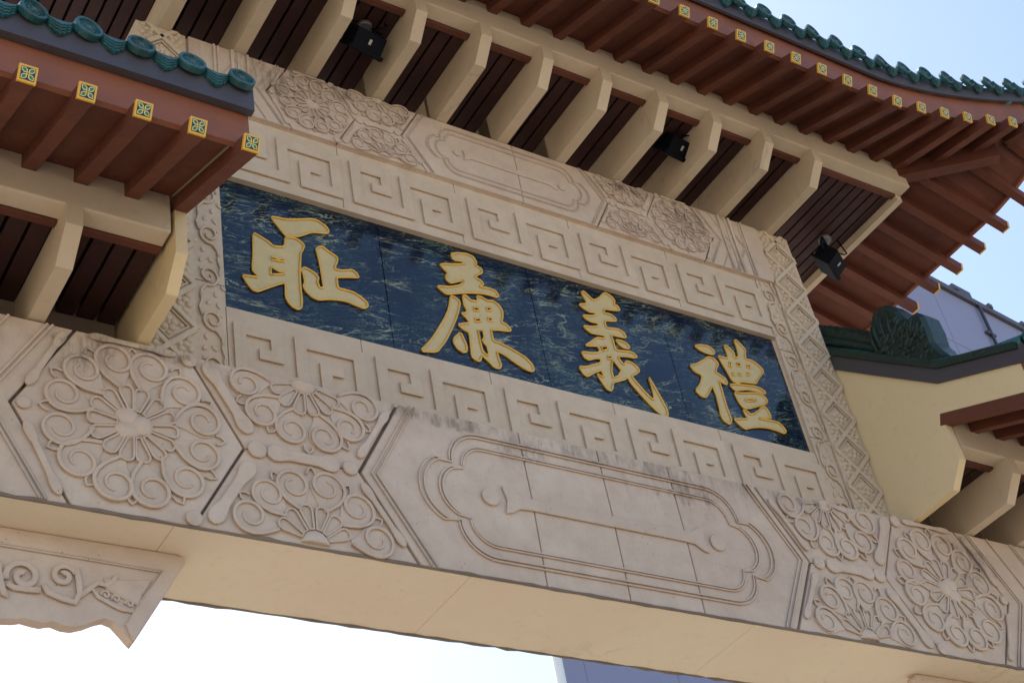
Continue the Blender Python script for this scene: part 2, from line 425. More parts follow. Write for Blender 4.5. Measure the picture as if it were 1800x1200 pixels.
# --- lintel beam: core, soffit, facing slabs
lb = MB()
lb.box(XC - 5.3, XC + 5.3, -0.17, 0.40, ZB + 0.012, ZT)
lintel = ob('lintel_beam', lb.mesh('lintel_beam', [M['core']]), gate)
lintel['label'] = 'lower stone beam carved with flower rosettes and a long cartouche'
sx = [-5.3, -3.9, -2.42, -0.915, 0.885, 2.9, 4.3, 5.3]
for a, b in zip(sx, sx[1:]):
    s = MB(); s.box(XC + a + 0.0015, XC + b - 0.0015, -0.192, 0.392, -0.004, 0.012)
    ob('soffit_panel', s.mesh('soffit_panel', [M['plaster']]), lintel, (0, 0, ZB))
def edge_strip():
    """rough mortar bead along the lower arrises of the beam"""
    for yy, w in ((-0.201, 0.010), (0.392, 0.014)):
        s = MB(); n = 150; pts = []; rr = []
        for i in range(n + 1):
            x = XC - 5.3 + 10.6 * i / n
            pts.append((x, yy + random.uniform(-1, 1) * 0.003, ZB + 0.001 + random.uniform(-1, 1) * 0.003)); rr.append(w * random.uniform(0.55, 1.15))
        s.tube(pts, rr, 6)
        ob('mortar_bead', s.mesh('mortar_bead', [M['core']]), lintel)
edge_strip()

def facing_slab(poly, parent, y, gap=0.004, mat='stone', th=0.03):
    """a slab of facing with its own chamfered edges and joints; poly is (dx, dz) about the beam centre"""
    n = len(poly)
    area = sum(poly[i][0] * poly[(i + 1) % n][1] - poly[(i + 1) % n][0] * poly[i][1] for i in range(n))
    if area < 0: poly = poly[::-1]
    cx = sum(p[0] for p in poly) / n; cz = sum(p[1] for p in poly) / n
    p2 = [(p[0] - cx, p[1] - cz) for p in inset(poly, gap)]
    s = MB(); s.plate(p2, 0.0, 0.004, -th)
    return ob('stone_slab', s.mesh('stone_slab', [M[mat]]), parent, (cx, y, cz))

def rosette_meshes():
    d = {}
    # boss of three lobes
    s = MB()
    s.dome((-0.036, 0.0), 0.060, 0.032, 18, 5, sx=0.95); s.dome((0.032, 0.036), 0.055, 0.026, 18, 5, sx=1.15); s.dome((0.032, -0.036), 0.055, 0.026, 18, 5, sx=1.15)
    d['boss'] = s.mesh('boss', [M['stone']])
    s = MB()
    pl = [(-0.015, 0.074), (-0.022, 0.11), (-0.031, 0.15), (-0.0365, 0.178), (-0.034, 0.198), (-0.021, 0.213), (0.0, 0.217), (0.021, 0.213), (0.034, 0.198), (0.0365, 0.178), (0.031, 0.15), (0.022, 0.11), (0.015, 0.074)]
    s.plate(pl, 0.005, 0.003); s.rib(inset(pl[::-1], 0.004), 0.0058, 0.019, closed=True)
    d['petal'] = s.mesh('petal', [M['stone']])
    for hand in (1, -1):
        s = MB(); pts = [(-0.012, 0.195), (-0.040, 0.225), (-0.070, 0.262), (-0.090, 0.305)]
        n = 34
        for i in range(n + 1):
            t = i / n; a = R(180 - 455 * t); r = 0.0955 * (1 - 0.66 * t ** 0.95)
            pts.append((r * math.cos(a) * 1.0, 0.342 + r * math.sin(a)))
        pts = [(p[0] * hand, p[1]) for p in pts]
        s.rib(pts, 0.0092, 0.0220, taper=True)
        bk = [(-0.014, 0.195), (-0.038, 0.227), (-0.066, 0.264), (-0.083, 0.305)] + [(0.086 * math.cos(R(180 - 20 * k)), 0.342 + 0.086 * math.sin(R(180 - 20 * k))) for k in range(0, 12)] + [(0.030, 0.240), (0.012, 0.200)]
        s.plate([(hand * u, v) for u, v in bk], 0.0085, 0.0035)
        d['scroll%d' % hand] = s.mesh('scroll', [M['stone']])
    s = MB()
    lf = [(-0.026, 0.392), (-0.020, 0.418), (0.0, 0.440), (0.020, 0.418), (0.026, 0.392), (0.0, 0.36)]
    s.rib([lf[0], lf[1], lf[2], lf[3], lf[4]], 0.006, 0.016)
    d['leaflet'] = s.mesh('leaflet', [M['stone']])
    return d
ROS = rosette_meshes()

def rosette(parent, x, z, y, sc=1.0, half=0, flip=1, scx=None):
    S = (sc if scx is None else scx, sc, sc)
    def put(name, me, a, skip_margin=0.0):
        if half:
            c = math.cos(a)           # outward z of the piece
            if c * half < skip_margin: return
        k_ = sc * random.uniform(0.965, 1.03)
        ob(name, me, parent, (x, y, z), (0, a + R(random.uniform(-1.6, 1.6)), 0), (k_ * random.uniform(0.97, 1.03), k_ * (1.0 if sc > 0.8 else 1.5) * random.uniform(0.8, 1.1), k_))
    if half:
        s = MB(); s.dome((0.0, 0.0), 0.078, 0.030, 20, 5)
        vs = [(p[0], p[1], p[2] if p[2] * half > 0 else 0.0) for p in s.v]; s.v = vs
        ob('boss', s.mesh('boss', [M['stone']]), parent, (x, y, z), None, sc)
    else:
        ob('boss', ROS['boss'], parent, (x, y, z), (0, 0 if flip > 0 else math.pi, 0), sc)
    for k in range(14):
        put('petal', ROS['petal'], R(360 / 14 * (k + (0.5 if half else 0.5))) + (0 if half >= 0 else math.pi), 0.20)
    for k in range(12):
        deg = 15 + 30 * k
        a = R(deg)
        hand = 1 if math.cos(R(deg - 20 * flip)) > -0.15 else -1
        if half: hand = 1 if math.sin(a) * half * flip > 0 else -1
        put('scroll', ROS['scroll%d' % hand], a, 0.2)
        put('leaflet', ROS['leaflet'], a + R(15), 0.3)

def bone_poly(p, q, w, kn=1.55):
    """raised bar with swollen rounded ends"""
    dx, dz = q[0] - p[0], q[1] - p[1]; L = math.hypot(dx, dz); ux, uz = dx / L, dz / L; nx, nz = -uz, ux
    prof = [(0.0, 0.55), (0.012, 1.15), (0.035, kn), (0.07, kn), (0.14, 1.15), (0.26, 1.0), (L - 0.26, 1.0), (L - 0.14, 1.15), (L - 0.07, kn), (L - 0.035, kn), (L - 0.012, 1.15), (L, 0.55)]
    prof = [(min(max(t, 0), L), k) for t, k in prof if 0 <= t <= L] if L > 0.55 else [(L * t, k) for t, k in ((0, 0.5), (0.03, 1.1), (0.09, kn), (0.16, kn), (0.3, 1.0), (0.7, 1.0), (0.84, kn), (0.91, kn), (0.97, 1.1), (1, 0.5))]
    a = [(p[0] + ux * t + nx * w / 2 * k, p[1] + uz * t + nz * w / 2 * k) for t, k in prof]
    b = [(p[0] + ux * t - nx * w / 2 * k, p[1] + uz * t - nz * w / 2 * k) for t, k in prof][::-1]
    return b + a[::-1] if False else a + b

def beam_pattern(parent, y, zmid, sx, sz, hs, ends, cracks):
    """hexagon scheme shared by both beams; sx, sz scale the measured lower beam"""
    H = 0.482 * sz
    X = lambda v: v * sx
    def W(p): return (XC + p[0], zmid + p[1])
    def slab(pts): return facing_slab([W((X(u), v * H)) for u, v in pts], parent, y, gap=0.0034 * max(0.7, sx))
    # cartouche, split by its vertical joints
    cut = [-9] + cracks + [9]
    for a, b in zip(cut, cut[1:]):
        poly = []
        def xl(v): return max(a, -1.46 + 0.27 * abs(v))
        def xr(v): return min(b, 1.46 - 0.27 * abs(v))
        if a < -8: left = [(-1.19, -1), (-1.46, 0), (-1.19, 1)]
        else: left = [(a, -1), (a + 0.012, 0.1), (a + 0.006, 1)]
        if b > 8: right = [(1.19, 1), (1.46, 0), (1.19, -1)]
        else: right = [(b + 0.006, 1), (b + 0.012, 0.1), (b, -1)]
        slab(left + right)
    for s in (-1, 1):
        jt = 2.066 if s < 0 else 2.071
        slab([(s * 1.203, 1), (s * 1.473, 0), (s * jt, 0.0), (s * (jt + 0.265), 1)])
        slab([(s * 1.203, -1), (s * 1.473, 0), (s * jt, 0.0), (s * (jt + 0.265), -1)])
        slab([(s * 2.339, 1), (s * 2.074, 0), (s * 2.339, -1), (s * 2.875, -1), (s * 3.15, 0), (s * 2.875, 1)])
        e = ends / sx
        if e > 3.2: slab([(s * 2.885, 1), (s * 3.16, 0), (s * 2.885, -1), (s * e, -1), (s * e, 1)])
        else: slab([(s * 2.885, 1), (s * 3.16, 0), (s * 2.885, -1), (s * e, -1), (s * e, 1)])
        rosette(parent, XC + X(s * 2.605), zmid, y, hs, 0, s)
        rosette(parent, XC + X(s * 1.735), zmid + H - 0.014 * hs, y, hs * 0.96, -1, s)
        rosette(parent, XC + X(s * 1.745), zmid - H + 0.014 * hs, y, hs * 0.96, 1, s)
        # bars and knobs along the hexagon joints
        def bar(p, q, w=0.052):
            c = ((p[0] + q[0]) / 2, (p[1] + q[1]) / 2)
            poly = bone_poly((X(p[0]) - X(c[0]), (p[1] - c[1]) * sz), (X(q[0]) - X(c[0]), (q[1] - c[1]) * sz), w * hs)
            m = MB(); m.plate(poly, 0.020 * hs, 0.005 * hs, und=0.007 * hs)
            ob('raised_bar', m.mesh('raised_bar', [M['stone']]), parent, (XC + X(c[0]), y, zmid + c[1] * sz))
        bar((s * 2.252, 0.450), (s * 2.040, 0.085)); bar((s * 2.252, -0.450), (s * 2.040, -0.085))
        bar((s * 1.585, 0.0), (s * 1.960, 0.0), 0.06)
        bar((s * 1.275, 0.40), (s * 1.470, 0.075), 0.03); bar((s * 1.275, -0.40), (s * 1.470, -0.075), 0.03)
        bar((s * 2.930, 0.445), (s * 3.09, 0.10), 0.03); bar((s * 2.930, -0.445), (s * 3.09, -0.10), 0.03)
        bar((s * 2.40, 0.458), (s * 2.82, 0.458), 0.026)
        for (kx, kz, r) in ((2.010, 0.0, 0.048), (1.525, 0.0, 0.040), (2.335, 0.445, 0.040), (2.335, -0.445, 0.040), (3.10, 0.0, 0.032)):
            m = MB(); m.plate([(r * hs * math.cos(R(t)), r * hs * math.sin(R(t))) for t in range(0, 360, 24)], 0.020 * hs, 0.006 * hs, und=0.008 * hs)
            m.plate([(0.011 * hs * math.cos(R(t)), 0.011 * hs * math.sin(R(t))) for t in range(0, 360, 45)], 0.021 * hs, 0.003)
            ob('knob', m.mesh('knob', [M['stone']]), parent, (XC + X(s * kx), y, zmid + kz * sz))
        # chevron mouldings outside the rosette hexagon
        if e > 3.5:
            for off in (0.10, 0.125, 0.30, 0.52, 0.545):
                m = MB(); m.rib([(X(s * (2.885 + off)), H * 0.985), (X(s * (3.16 + off)), 0), (X(s * (2.885 + off)), -H * 0.985)], 0.006 * hs, 0.010 * hs)
                ob('chevron_moulding', m.mesh('chevron_moulding', [M['stone']]), parent, (XC, y, zmid))
        # chevron mouldings inside the cartouche hexagon
        for off in (0.055, 0.085):
            m = MB(); m.rib([(X(s * (1.19 - off)), H * 0.985), (X(s * (1.46 - off)), 0), (X(s * (1.19 - off)), -H * 0.985)], 0.0050 * hs, 0.0115 * hs)
            ob('chevron_moulding', m.mesh('chevron_moulding', [M['stone']]), parent, (XC, y, zmid))
    # lobed cartouche outlines and the long bar with its two discs
    def lobed(L, h, r1, r2):
        pts = []
        def arc(cx, cz, r, a0, a1, n=9): return [(cx + r * math.cos(R(a0 + (a1 - a0) * i / n)), cz + r * math.sin(R(a0 + (a1 - a0) * i / n))) for i in range(n + 1)]
        right = arc(L, h - r1, r1, 90, -2) + arc(L + r1 * 0.92, 0, r2, 62, -62, 12) + arc(L, -h + r1, r1, 2, -90)
        return right + [(-p[0], p[1]) for p in right[::-1]]
    for (L, h, r1, r2) in ((0.76, 0.385, 0.20, 0.215), (0.76, 0.365, 0.185, 0.20), (0.745, 0.305, 0.145, 0.165), (0.745, 0.29, 0.135, 0.155)):
        m = MB(); m.rib([(X(u), v * sz) for u, v in lobed(L, h, r1, r2)], 0.0050 * hs, 0.0115 * hs, closed=True)
        ob('cartouche_moulding', m.mesh('cartouche_moulding', [M['stone']]), parent, (XC + X(0.02), y, zmid))
    half = [(0.0, 0.036), (0.50, 0.036), (0.575, 0.042), (0.625, 0.075), (0.665, 0.085), (0.655, 0.04), (0.645, 0.0), (0.655, -0.04), (0.665, -0.085), (0.625, -0.075), (0.575, -0.042), (0.50, -0.036), (0.0, -0.036)]
    poly = half + [(-p[0], p[1]) for p in half[::-1]][1:-1]
    m = MB(); m.plate([(X(u), v * sz) for u, v in poly], 0.015 * hs, 0.003 * hs, und=0.006 * hs)
    ob('long_bar', m.mesh('long_bar', [M['stone']]), parent, (XC + X(0.02), y, zmid))
    for s in (-1, 1):
        m = MB(); m.plate([(0.052 * hs * math.cos(R(t)), 0.052 * hs * math.sin(R(t))) for t in range(0, 360, 18)], 0.017 * hs, 0.004 * hs, und=0.007 * hs)
        ob('bar_disc', m.mesh('bar_disc', [M['stone']]), parent, (XC + X(s * 0.745 + 0.02), y, zmid))

beam_pattern(lintel, BY, ZM - 0.003, 1.0, 1.0, 1.0, 5.3, [-0.468, 0.05, 0.54])

# --- upper frieze
fb = MB(); fb.box(-1.995, 2.425, -0.035, 0.235, 8.297, 8.832)
frieze = ob('frieze_beam', fb.mesh('frieze_beam', [M['stone']]), gate)
frieze['label'] = 'upper stone beam under the brackets with weathered flower carving'
beam_pattern(frieze, -0.062, 8.566, 0.545, 0.555, 0.555, 2.205, [0.12])
for s in (-1, 1):
    for dx, r in ((1.83, 0.010), (1.89, 0.006), (1.93, 0.012), (2.02, 0.006), (2.045, 0.008)):
        m = MB(); m.rib([(0, -0.262), (0, 0.262)], r, r)
        ob('band_moulding', m.mesh('band_moulding', [M['stone']]), frieze, (XC + s * dx, -0.062, 8.566))

# --- name panel: wall, marble, frets
wb = MB(); wb.box(-2.29, 2.72, 0.03, 0.17, 6.2, 8.84)
panel = ob('name_panel', wb.mesh('name_panel', [M['core']]), gate)
panel['label'] = 'blue marble panel with four gold characters framed by stone key fret'
mx = [-1.835, -0.822, 0.222, 1.254, 2.262]
for a, b in zip(mx, mx[1:]):
    m = MB(); m.box(a + 0.002 - (a + b) / 2, b - 0.002 - (a + b) / 2, 0, 0.031, 6.70, 7.80)
    bevel(ob('marble_slab', m.mesh('marble_slab', [M['marble']]), panel, ((a + b) / 2, 0, 0)), 0.0015, 1)
FP = [(3, 3.5), (4, 3.5), (4, 5.5), (1, 5.5), (1, 1.5), (6, 1.5), (6, 5.5), (11, 5.5), (11, 1.5), (8, 1.5), (8, 3.5), (9.0, 3.5)]
def stroke(path, w):
    a = []; b = []
    n = len(path)
    for i, p in enumerate(path):
        q0 = path[max(i - 1, 0)]; q1 = path[min(i + 1, n - 1)]
        def un(s, t):
            dx, dy = t[0] - s[0], t[1] - s[1]; L = math.hypot(dx, dy); return (dx / L, dy / L)
        if i == 0: d = un(p, q1); e = d; p = (p[0] - d[0] * w / 2, p[1] - d[1] * w / 2); m = (-d[1], d[0])
        elif i == n - 1: d = un(q0, p); p = (p[0] + d[0] * w / 2, p[1] + d[1] * w / 2); m = (-d[1], d[0])
        else:
            d0 = un(q0, p); d1 = un(p, q1); m = (-(d0[1] + d1[1]), d0[0] + d1[0])
        a.append((p[0] + m[0] * w / 2, p[1] + m[1] * w / 2)); b.append((p[0] - m[0] * w / 2, p[1] - m[1] * w / 2))
    return a + b[::-1]
tx = [-1.866, -1.048, -0.230, 0.635, 1.445, 2.256]
for z0, cell, zlo, zhi in ((6.262, 0.0707, 6.25, 6.788), (7.778, 0.0707, 7.775, 8.315)):
    for a, b in zip(tx, tx[1:]):
        a0 = max(a, -1.828)
        c = (b - a) / 12
        m = MB()
        m.box(a0 + 0.0025 - a, b - 0.0025 - a, -0.027, 0.029, zlo - z0, zhi - z0)
        m.v = list(m.v)
        poly = [((p[0] + 0.5) * c, p[1] * cell) for p in stroke(FP, 1.0)]
        k = MB(); k.plate(poly, 0.043, 0.0012, 0.025, und=0.0055)
        m.add(k.v, k.f)
        ob('fret_tile', m.mesh('fret_tile', [M['fret']]), panel, (a, 0, z0))
# lip boards above and below the marble
m = MB(); m.box(-1.828, 2.256, -0.036, 0.03, 7.762, 7.779); ob('panel_lip', m.mesh('panel_lip', [M['fret']]), panel)

CHARS = {"shame":[[[[-1.5168,7.5607],[-1.4789,7.5672],[-1.4265,7.5715],[-1.3362,7.6044],[-1.2566,7.6372],[-1.221,7.6351],[-1.1695,7.6086],[-1.1544,7.5765],[-1.1748,7.5506],[-1.2233,7.5408],[-1.2718,7.5273],[-1.3222,7.4873],[-1.3652,7.4597],[-1.3887,7.455],[-1.4304,7.4374],[-1.4465,7.4542],[-1.4726,7.4923],[-1.4989,7.5268]],[]],[[[-1.6346,7.3982],[-1.588,7.3789],[-1.5442,7.3585],[-1.5177,7.332],[-1.4481,7.3526],[-1.4403,7.4281],[-1.3896,7.443],[-1.3498,7.4337],[-1.3229,7.4068],[-1.3378,7.3655],[-1.3515,7.3392],[-1.3609,7.2576],[-1.3707,7.1698],[-1.3734,7.0649],[-1.372,6.9765],[-1.3816,6.9261],[-1.4024,6.9096],[-1.4296,6.918],[-1.4554,6.9437],[-1.4694,6.9798],[-1.4618,7.0846],[-1.5259,7.0433],[-1.5895,6.9958],[-1.6295,6.9661],[-1.6567,6.9642],[-1.6845,6.9989],[-1.7167,7.0561],[-1.6784,7.0619],[-1.6177,7.0715],[-1.6486,7.1059],[-1.6534,7.118],[-1.6405,7.2473]],[[[-1.5316,7.2493],[-1.4953,7.2462],[-1.4607,7.2557],[-1.458,7.2376],[-1.4962,7.2332],[-1.533,7.2278]],[[-1.5425,7.1687],[-1.5233,7.1647],[-1.4961,7.1529],[-1.4619,7.1607],[-1.4658,7.1455],[-1.5204,7.1241],[-1.546,7.1157]]]],[[[-1.2532,7.4018],[-1.2334,7.4269],[-1.2087,7.4391],[-1.1755,7.414],[-1.1416,7.3965],[-1.1192,7.3822],[-1.1298,7.3352],[-1.1441,7.3087],[-1.1406,7.2848],[-1.0924,7.2936],[-1.0362,7.3194],[-1.0079,7.3035],[-0.9964,7.2712],[-1.0486,7.2578],[-1.1402,7.2278],[-1.1411,7.1885],[-1.1393,7.1468],[-1.0894,7.1487],[-1.0425,7.146],[-1.0032,7.1268],[-0.965,7.0966],[-0.9621,7.0695],[-0.9887,7.0439],[-1.0293,7.0487],[-1.0865,7.0622],[-1.1392,7.0596],[-1.2099,7.0443],[-1.2695,7.0188],[-1.303,7.0254],[-1.3402,7.0548],[-1.3571,7.0908],[-1.3432,7.123],[-1.3473,7.1775],[-1.3585,7.216],[-1.3367,7.2373],[-1.3086,7.229],[-1.2752,7.2153],[-1.2546,7.1868],[-1.2661,7.155],[-1.2554,7.1131],[-1.2307,7.1189],[-1.2321,7.1801],[-1.2352,7.2427],[-1.24,7.3197],[-1.2451,7.3612]],[]]],"integrity":[[[[-0.3349,7.6824],[-0.2815,7.7056],[-0.2204,7.7216],[-0.1712,7.7138],[-0.1531,7.6709],[-0.1664,7.6421],[-0.1262,7.6312],[-0.1235,7.5981],[-0.1723,7.558],[-0.1837,7.5398],[-0.1447,7.5238],[-0.1322,7.4991],[-0.171,7.4676],[-0.1021,7.4802],[-0.0531,7.472],[-0.0372,7.4437],[-0.0542,7.4194],[-0.1039,7.4227],[-0.1629,7.4181],[-0.2492,7.3954],[-0.336,7.3632],[-0.388,7.3411],[-0.4216,7.3314],[-0.4432,7.3477],[-0.4786,7.378],[-0.3873,7.3972],[-0.3081,7.4358],[-0.2667,7.4889],[-0.3203,7.462],[-0.3741,7.4305],[-0.3994,7.4504],[-0.3983,7.4838],[-0.3781,7.5093],[-0.4063,7.538],[-0.4302,7.5682],[-0.3145,7.6022],[-0.2303,7.6353],[-0.2746,7.6446],[-0.3219,7.6335]],[]],[[[-0.3898,7.3295],[-0.358,7.3265],[-0.3285,7.2988],[-0.3492,7.23],[-0.3824,7.1473],[-0.4233,7.0634],[-0.4786,6.959],[-0.5179,6.9041],[-0.5521,6.8556],[-0.6664,6.8275],[-0.5836,6.9286],[-0.5231,7.025],[-0.4599,7.1328],[-0.4191,7.2176]],[]],[[[-0.3648,7.0584],[-0.3496,7.0051],[-0.3379,6.9556],[-0.3481,6.9176],[-0.3702,6.9026],[-0.4061,6.923],[-0.4269,6.9651],[-0.4177,6.9986]],[]],[[[-0.3049,7.3544],[-0.2784,7.3675],[-0.2512,7.3341],[-0.2001,7.3454],[-0.2013,7.3872],[-0.168,7.3883],[-0.1338,7.3709],[-0.0862,7.381],[-0.0482,7.3599],[-0.0307,7.3185],[-0.0398,7.2692],[-0.0567,7.2224],[-0.0242,7.2183],[0.0028,7.185],[-0.0087,7.1678],[-0.077,7.1568],[-0.1454,7.1411],[-0.1428,7.1102],[-0.1443,7.0556],[-0.0962,7.0516],[-0.0417,7.0357],[0.0198,7.0128],[0.0728,6.9873],[0.1064,6.9475],[0.112,6.9134],[0.0951,6.8911],[0.0542,6.8932],[-0.0207,6.9301],[-0.0791,6.9671],[-0.133,6.9829],[-0.1296,6.9352],[-0.1201,6.8763],[-0.1413,6.8486],[-0.1733,6.8485],[-0.1996,6.8806],[-0.244,6.9189],[-0.2519,6.901],[-0.265,6.8712],[-0.2858,6.8654],[-0.3177,6.8869],[-0.3114,6.9719],[-0.3028,7.0722],[-0.3409,7.0833],[-0.3758,7.1132],[-0.3243,7.1358],[-0.2902,7.1479],[-0.3009,7.1809],[-0.3362,7.2112],[-0.3023,7.2215],[-0.2898,7.2482],[-0.3048,7.2804]],[[[-0.2391,7.1071],[-0.2033,7.1177],[-0.2034,7.0654],[-0.2219,7.0376],[-0.2094,7.0172],[-0.1945,7.001],[-0.1933,6.9526],[-0.2033,6.9277],[-0.2339,6.9499],[-0.2378,7.0108]],[[-0.2392,7.2841],[-0.205,7.2928],[-0.2065,7.2692],[-0.2393,7.2591]],[[-0.1442,7.3116],[-0.1135,7.321],[-0.1161,7.2969],[-0.1458,7.2878]],[[-0.2433,7.1965],[-0.2073,7.2074],[-0.2097,7.1838],[-0.244,7.1735]],[[-0.1457,7.2325],[-0.1219,7.2369],[-0.1243,7.2141],[-0.1486,7.2068]]]]],"righteousness":[[[[0.6219,7.6768],[0.645,7.6946],[0.6758,7.6626],[0.7079,7.6363],[0.7534,7.6662],[0.8195,7.7396],[0.864,7.722],[0.8898,7.688],[0.8721,7.6563],[0.9035,7.6451],[0.9094,7.6103],[0.8423,7.5949],[0.7824,7.5869],[0.7639,7.5503],[0.8222,7.5526],[0.8557,7.5318],[0.8554,7.5112],[0.8175,7.4947],[0.762,7.4831],[0.7527,7.4447],[0.7614,7.4219],[0.8426,7.4409],[0.8877,7.4288],[0.9026,7.3926],[0.8894,7.3786],[0.8262,7.3754],[0.7775,7.3712],[0.7859,7.3285],[0.7841,7.2831],[0.7901,7.2501],[0.8951,7.2699],[0.9323,7.2655],[0.9498,7.2405],[0.922,7.2258],[0.8635,7.2213],[0.7921,7.2013],[0.8017,7.1647],[0.8242,7.1416],[0.8489,7.1827],[0.8908,7.1796],[0.9236,7.1591],[0.9396,7.1292],[0.9071,7.0959],[0.8609,7.064],[0.8879,7.0229],[0.9297,6.9667],[0.9742,6.9208],[0.9969,6.9171],[1.0041,6.9957],[0.9992,7.1012],[1.0137,7.0661],[1.035,7.0038],[1.0608,6.9239],[1.0804,6.8574],[1.0726,6.8128],[1.0442,6.7964],[0.9944,6.8217],[0.9355,6.8824],[0.8791,6.9534],[0.8373,7.0095],[0.8278,7.0454],[0.7923,7.0167],[0.6976,6.9723],[0.6801,6.9203],[0.6604,6.8964],[0.6348,6.9038],[0.6043,6.9665],[0.5835,7.0131],[0.6273,6.9935],[0.6347,6.9974],[0.6313,7.0404],[0.6129,7.0402],[0.5591,7.0065],[0.5036,6.9631],[0.4805,6.9805],[0.4559,7.0306],[0.5127,7.0415],[0.6067,7.0913],[0.6388,7.1098],[0.6463,7.141],[0.6079,7.1351],[0.5453,7.1032],[0.5208,7.1156],[0.5034,7.159],[0.5795,7.1708],[0.639,7.1876],[0.659,7.2129],[0.6428,7.2426],[0.5436,7.2142],[0.6017,7.2653],[0.6605,7.317],[0.7135,7.3225],[0.725,7.3308],[0.72,7.3494],[0.6669,7.3438],[0.6192,7.3398],[0.5954,7.3577],[0.569,7.3848],[0.6318,7.3935],[0.6938,7.417],[0.6952,7.4427],[0.6419,7.4368],[0.6116,7.4479],[0.5851,7.4753],[0.6547,7.4914],[0.6969,7.5093],[0.6919,7.5282],[0.6472,7.5197],[0.6091,7.5386],[0.5774,7.5646],[0.6282,7.5804],[0.6512,7.5979]],[[[0.7068,7.1793],[0.7425,7.1913],[0.7356,7.1708],[0.7057,7.1556]],[[0.7352,7.154],[0.7581,7.1409],[0.7784,7.1095],[0.79,7.0884],[0.7506,7.0362],[0.709,7.0107],[0.7101,7.0715]],[[0.6731,7.2444],[0.7204,7.2619],[0.7253,7.2435],[0.6847,7.2153]]]],[[[0.8078,7.3398],[0.8476,7.3464],[0.8924,7.3342],[0.91,7.3091],[0.8909,7.2906],[0.8518,7.2875],[0.824,7.3095]],[]]],"propriety":[[[[1.4794,7.485],[1.5349,7.5098],[1.6074,7.5172],[1.6404,7.4955],[1.6439,7.4699],[1.6214,7.4485],[1.5769,7.4465],[1.5187,7.4565]],[]],[[[1.3848,7.2972],[1.453,7.3246],[1.5196,7.3735],[1.5776,7.4203],[1.6196,7.4145],[1.6428,7.3902],[1.6463,7.3736],[1.6152,7.3301],[1.6,7.2956],[1.6307,7.2823],[1.6681,7.2621],[1.6752,7.2295],[1.6596,7.2081],[1.6274,7.2168],[1.6063,7.2326],[1.6064,7.1642],[1.6036,7.0872],[1.6026,7.0031],[1.6109,6.9221],[1.6022,6.8953],[1.5765,6.8685],[1.5403,6.8883],[1.5268,6.9261],[1.5356,6.9945],[1.5409,7.0795],[1.5359,7.1457],[1.5276,7.1605],[1.49,7.1083],[1.4468,7.051],[1.4114,7.0461],[1.3683,7.085],[1.4262,7.1506],[1.4644,7.2203],[1.4607,7.2364],[1.4132,7.2492]],[]],[[[1.6673,7.4543],[1.7016,7.4506],[1.7571,7.4573],[1.7594,7.5204],[1.7555,7.5641],[1.7768,7.5747],[1.8037,7.5464],[1.8272,7.5216],[1.8257,7.5033],[1.8095,7.4808],[1.8574,7.4898],[1.87,7.5698],[1.8661,7.6413],[1.8879,7.6521],[1.9183,7.6199],[1.9471,7.5826],[1.9288,7.5413],[1.9173,7.4931],[1.9692,7.4985],[2.0164,7.4757],[2.05,7.4401],[2.0466,7.4168],[2.0096,7.3757],[1.9663,7.3288],[1.9445,7.2914],[1.878,7.2807],[1.8126,7.2721],[1.7651,7.249],[1.7278,7.2564],[1.7071,7.329],[1.6796,7.4092]],[[[1.7544,7.4211],[1.7753,7.4251],[1.7579,7.3824],[1.7432,7.381]],[[1.8215,7.4352],[1.8545,7.4399],[1.8465,7.4155],[1.8169,7.4074]],[[1.9123,7.4425],[1.9426,7.4464],[1.9343,7.4219],[1.9087,7.4211]],[[1.7538,7.3312],[1.7726,7.3346],[1.7616,7.3115],[1.7508,7.3112]],[[1.8095,7.3437],[1.8324,7.3455],[1.8231,7.3255],[1.808,7.3258]],[[1.8918,7.3704],[1.914,7.3747],[1.9035,7.3515],[1.8867,7.347]]]],[[[1.6892,7.2186],[1.7478,7.2367],[1.823,7.2496],[1.9179,7.266],[1.9697,7.2596],[2.0062,7.2342],[1.9923,7.2202],[1.9303,7.2231],[1.8478,7.2172],[1.7685,7.1921],[1.7237,7.1761]],[]],[[[1.7054,7.1602],[1.7792,7.1709],[1.8578,7.1939],[1.9352,7.2114],[1.9765,7.2005],[1.9979,7.1584],[1.9585,7.1226],[1.9057,7.099],[1.8107,7.0537],[1.7532,7.0393],[1.7308,7.0775]],[[[1.7943,7.1235],[1.8394,7.1393],[1.8923,7.1512],[1.8843,7.1354],[1.8328,7.1197],[1.7945,7.1107]]]],[[[1.7406,7.0277],[1.7745,7.0244],[1.7927,7.0004],[1.8342,7.0191],[1.8936,7.0636],[1.9126,7.0879],[1.9527,7.1057],[1.9701,7.0785],[1.98,7.0299],[1.9693,7.012],[1.9164,7.0007],[1.8535,6.9852],[1.9307,6.9907],[2.0225,6.998],[2.0585,6.973],[2.0764,6.9351],[2.0534,6.9087],[1.9948,6.9198],[1.9252,6.9239],[1.8322,6.9098],[1.7531,6.8825],[1.7031,6.8622],[1.668,6.8866],[1.6295,6.9267],[1.6852,6.9388],[1.7595,6.9587],[1.7481,6.9977]],[]]]}
def smooth_poly(pts, k=0.18):
    out = []
    n = len(pts)
    for i in range(n):
        p, q = pts[i], pts[(i + 1) % n]
        out.append((p[0] + (q[0] - p[0]) * k, p[1] + (q[1] - p[1]) * k)); out.append((q[0] + (p[0] - q[0]) * k, q[1] + (p[1] - q[1]) * k))
    return out
NAMES = {'shame': 'gold character for shame', 'integrity': 'gold character for integrity', 'righteousness': 'gold character for righteousness', 'propriety': 'gold character for propriety'}
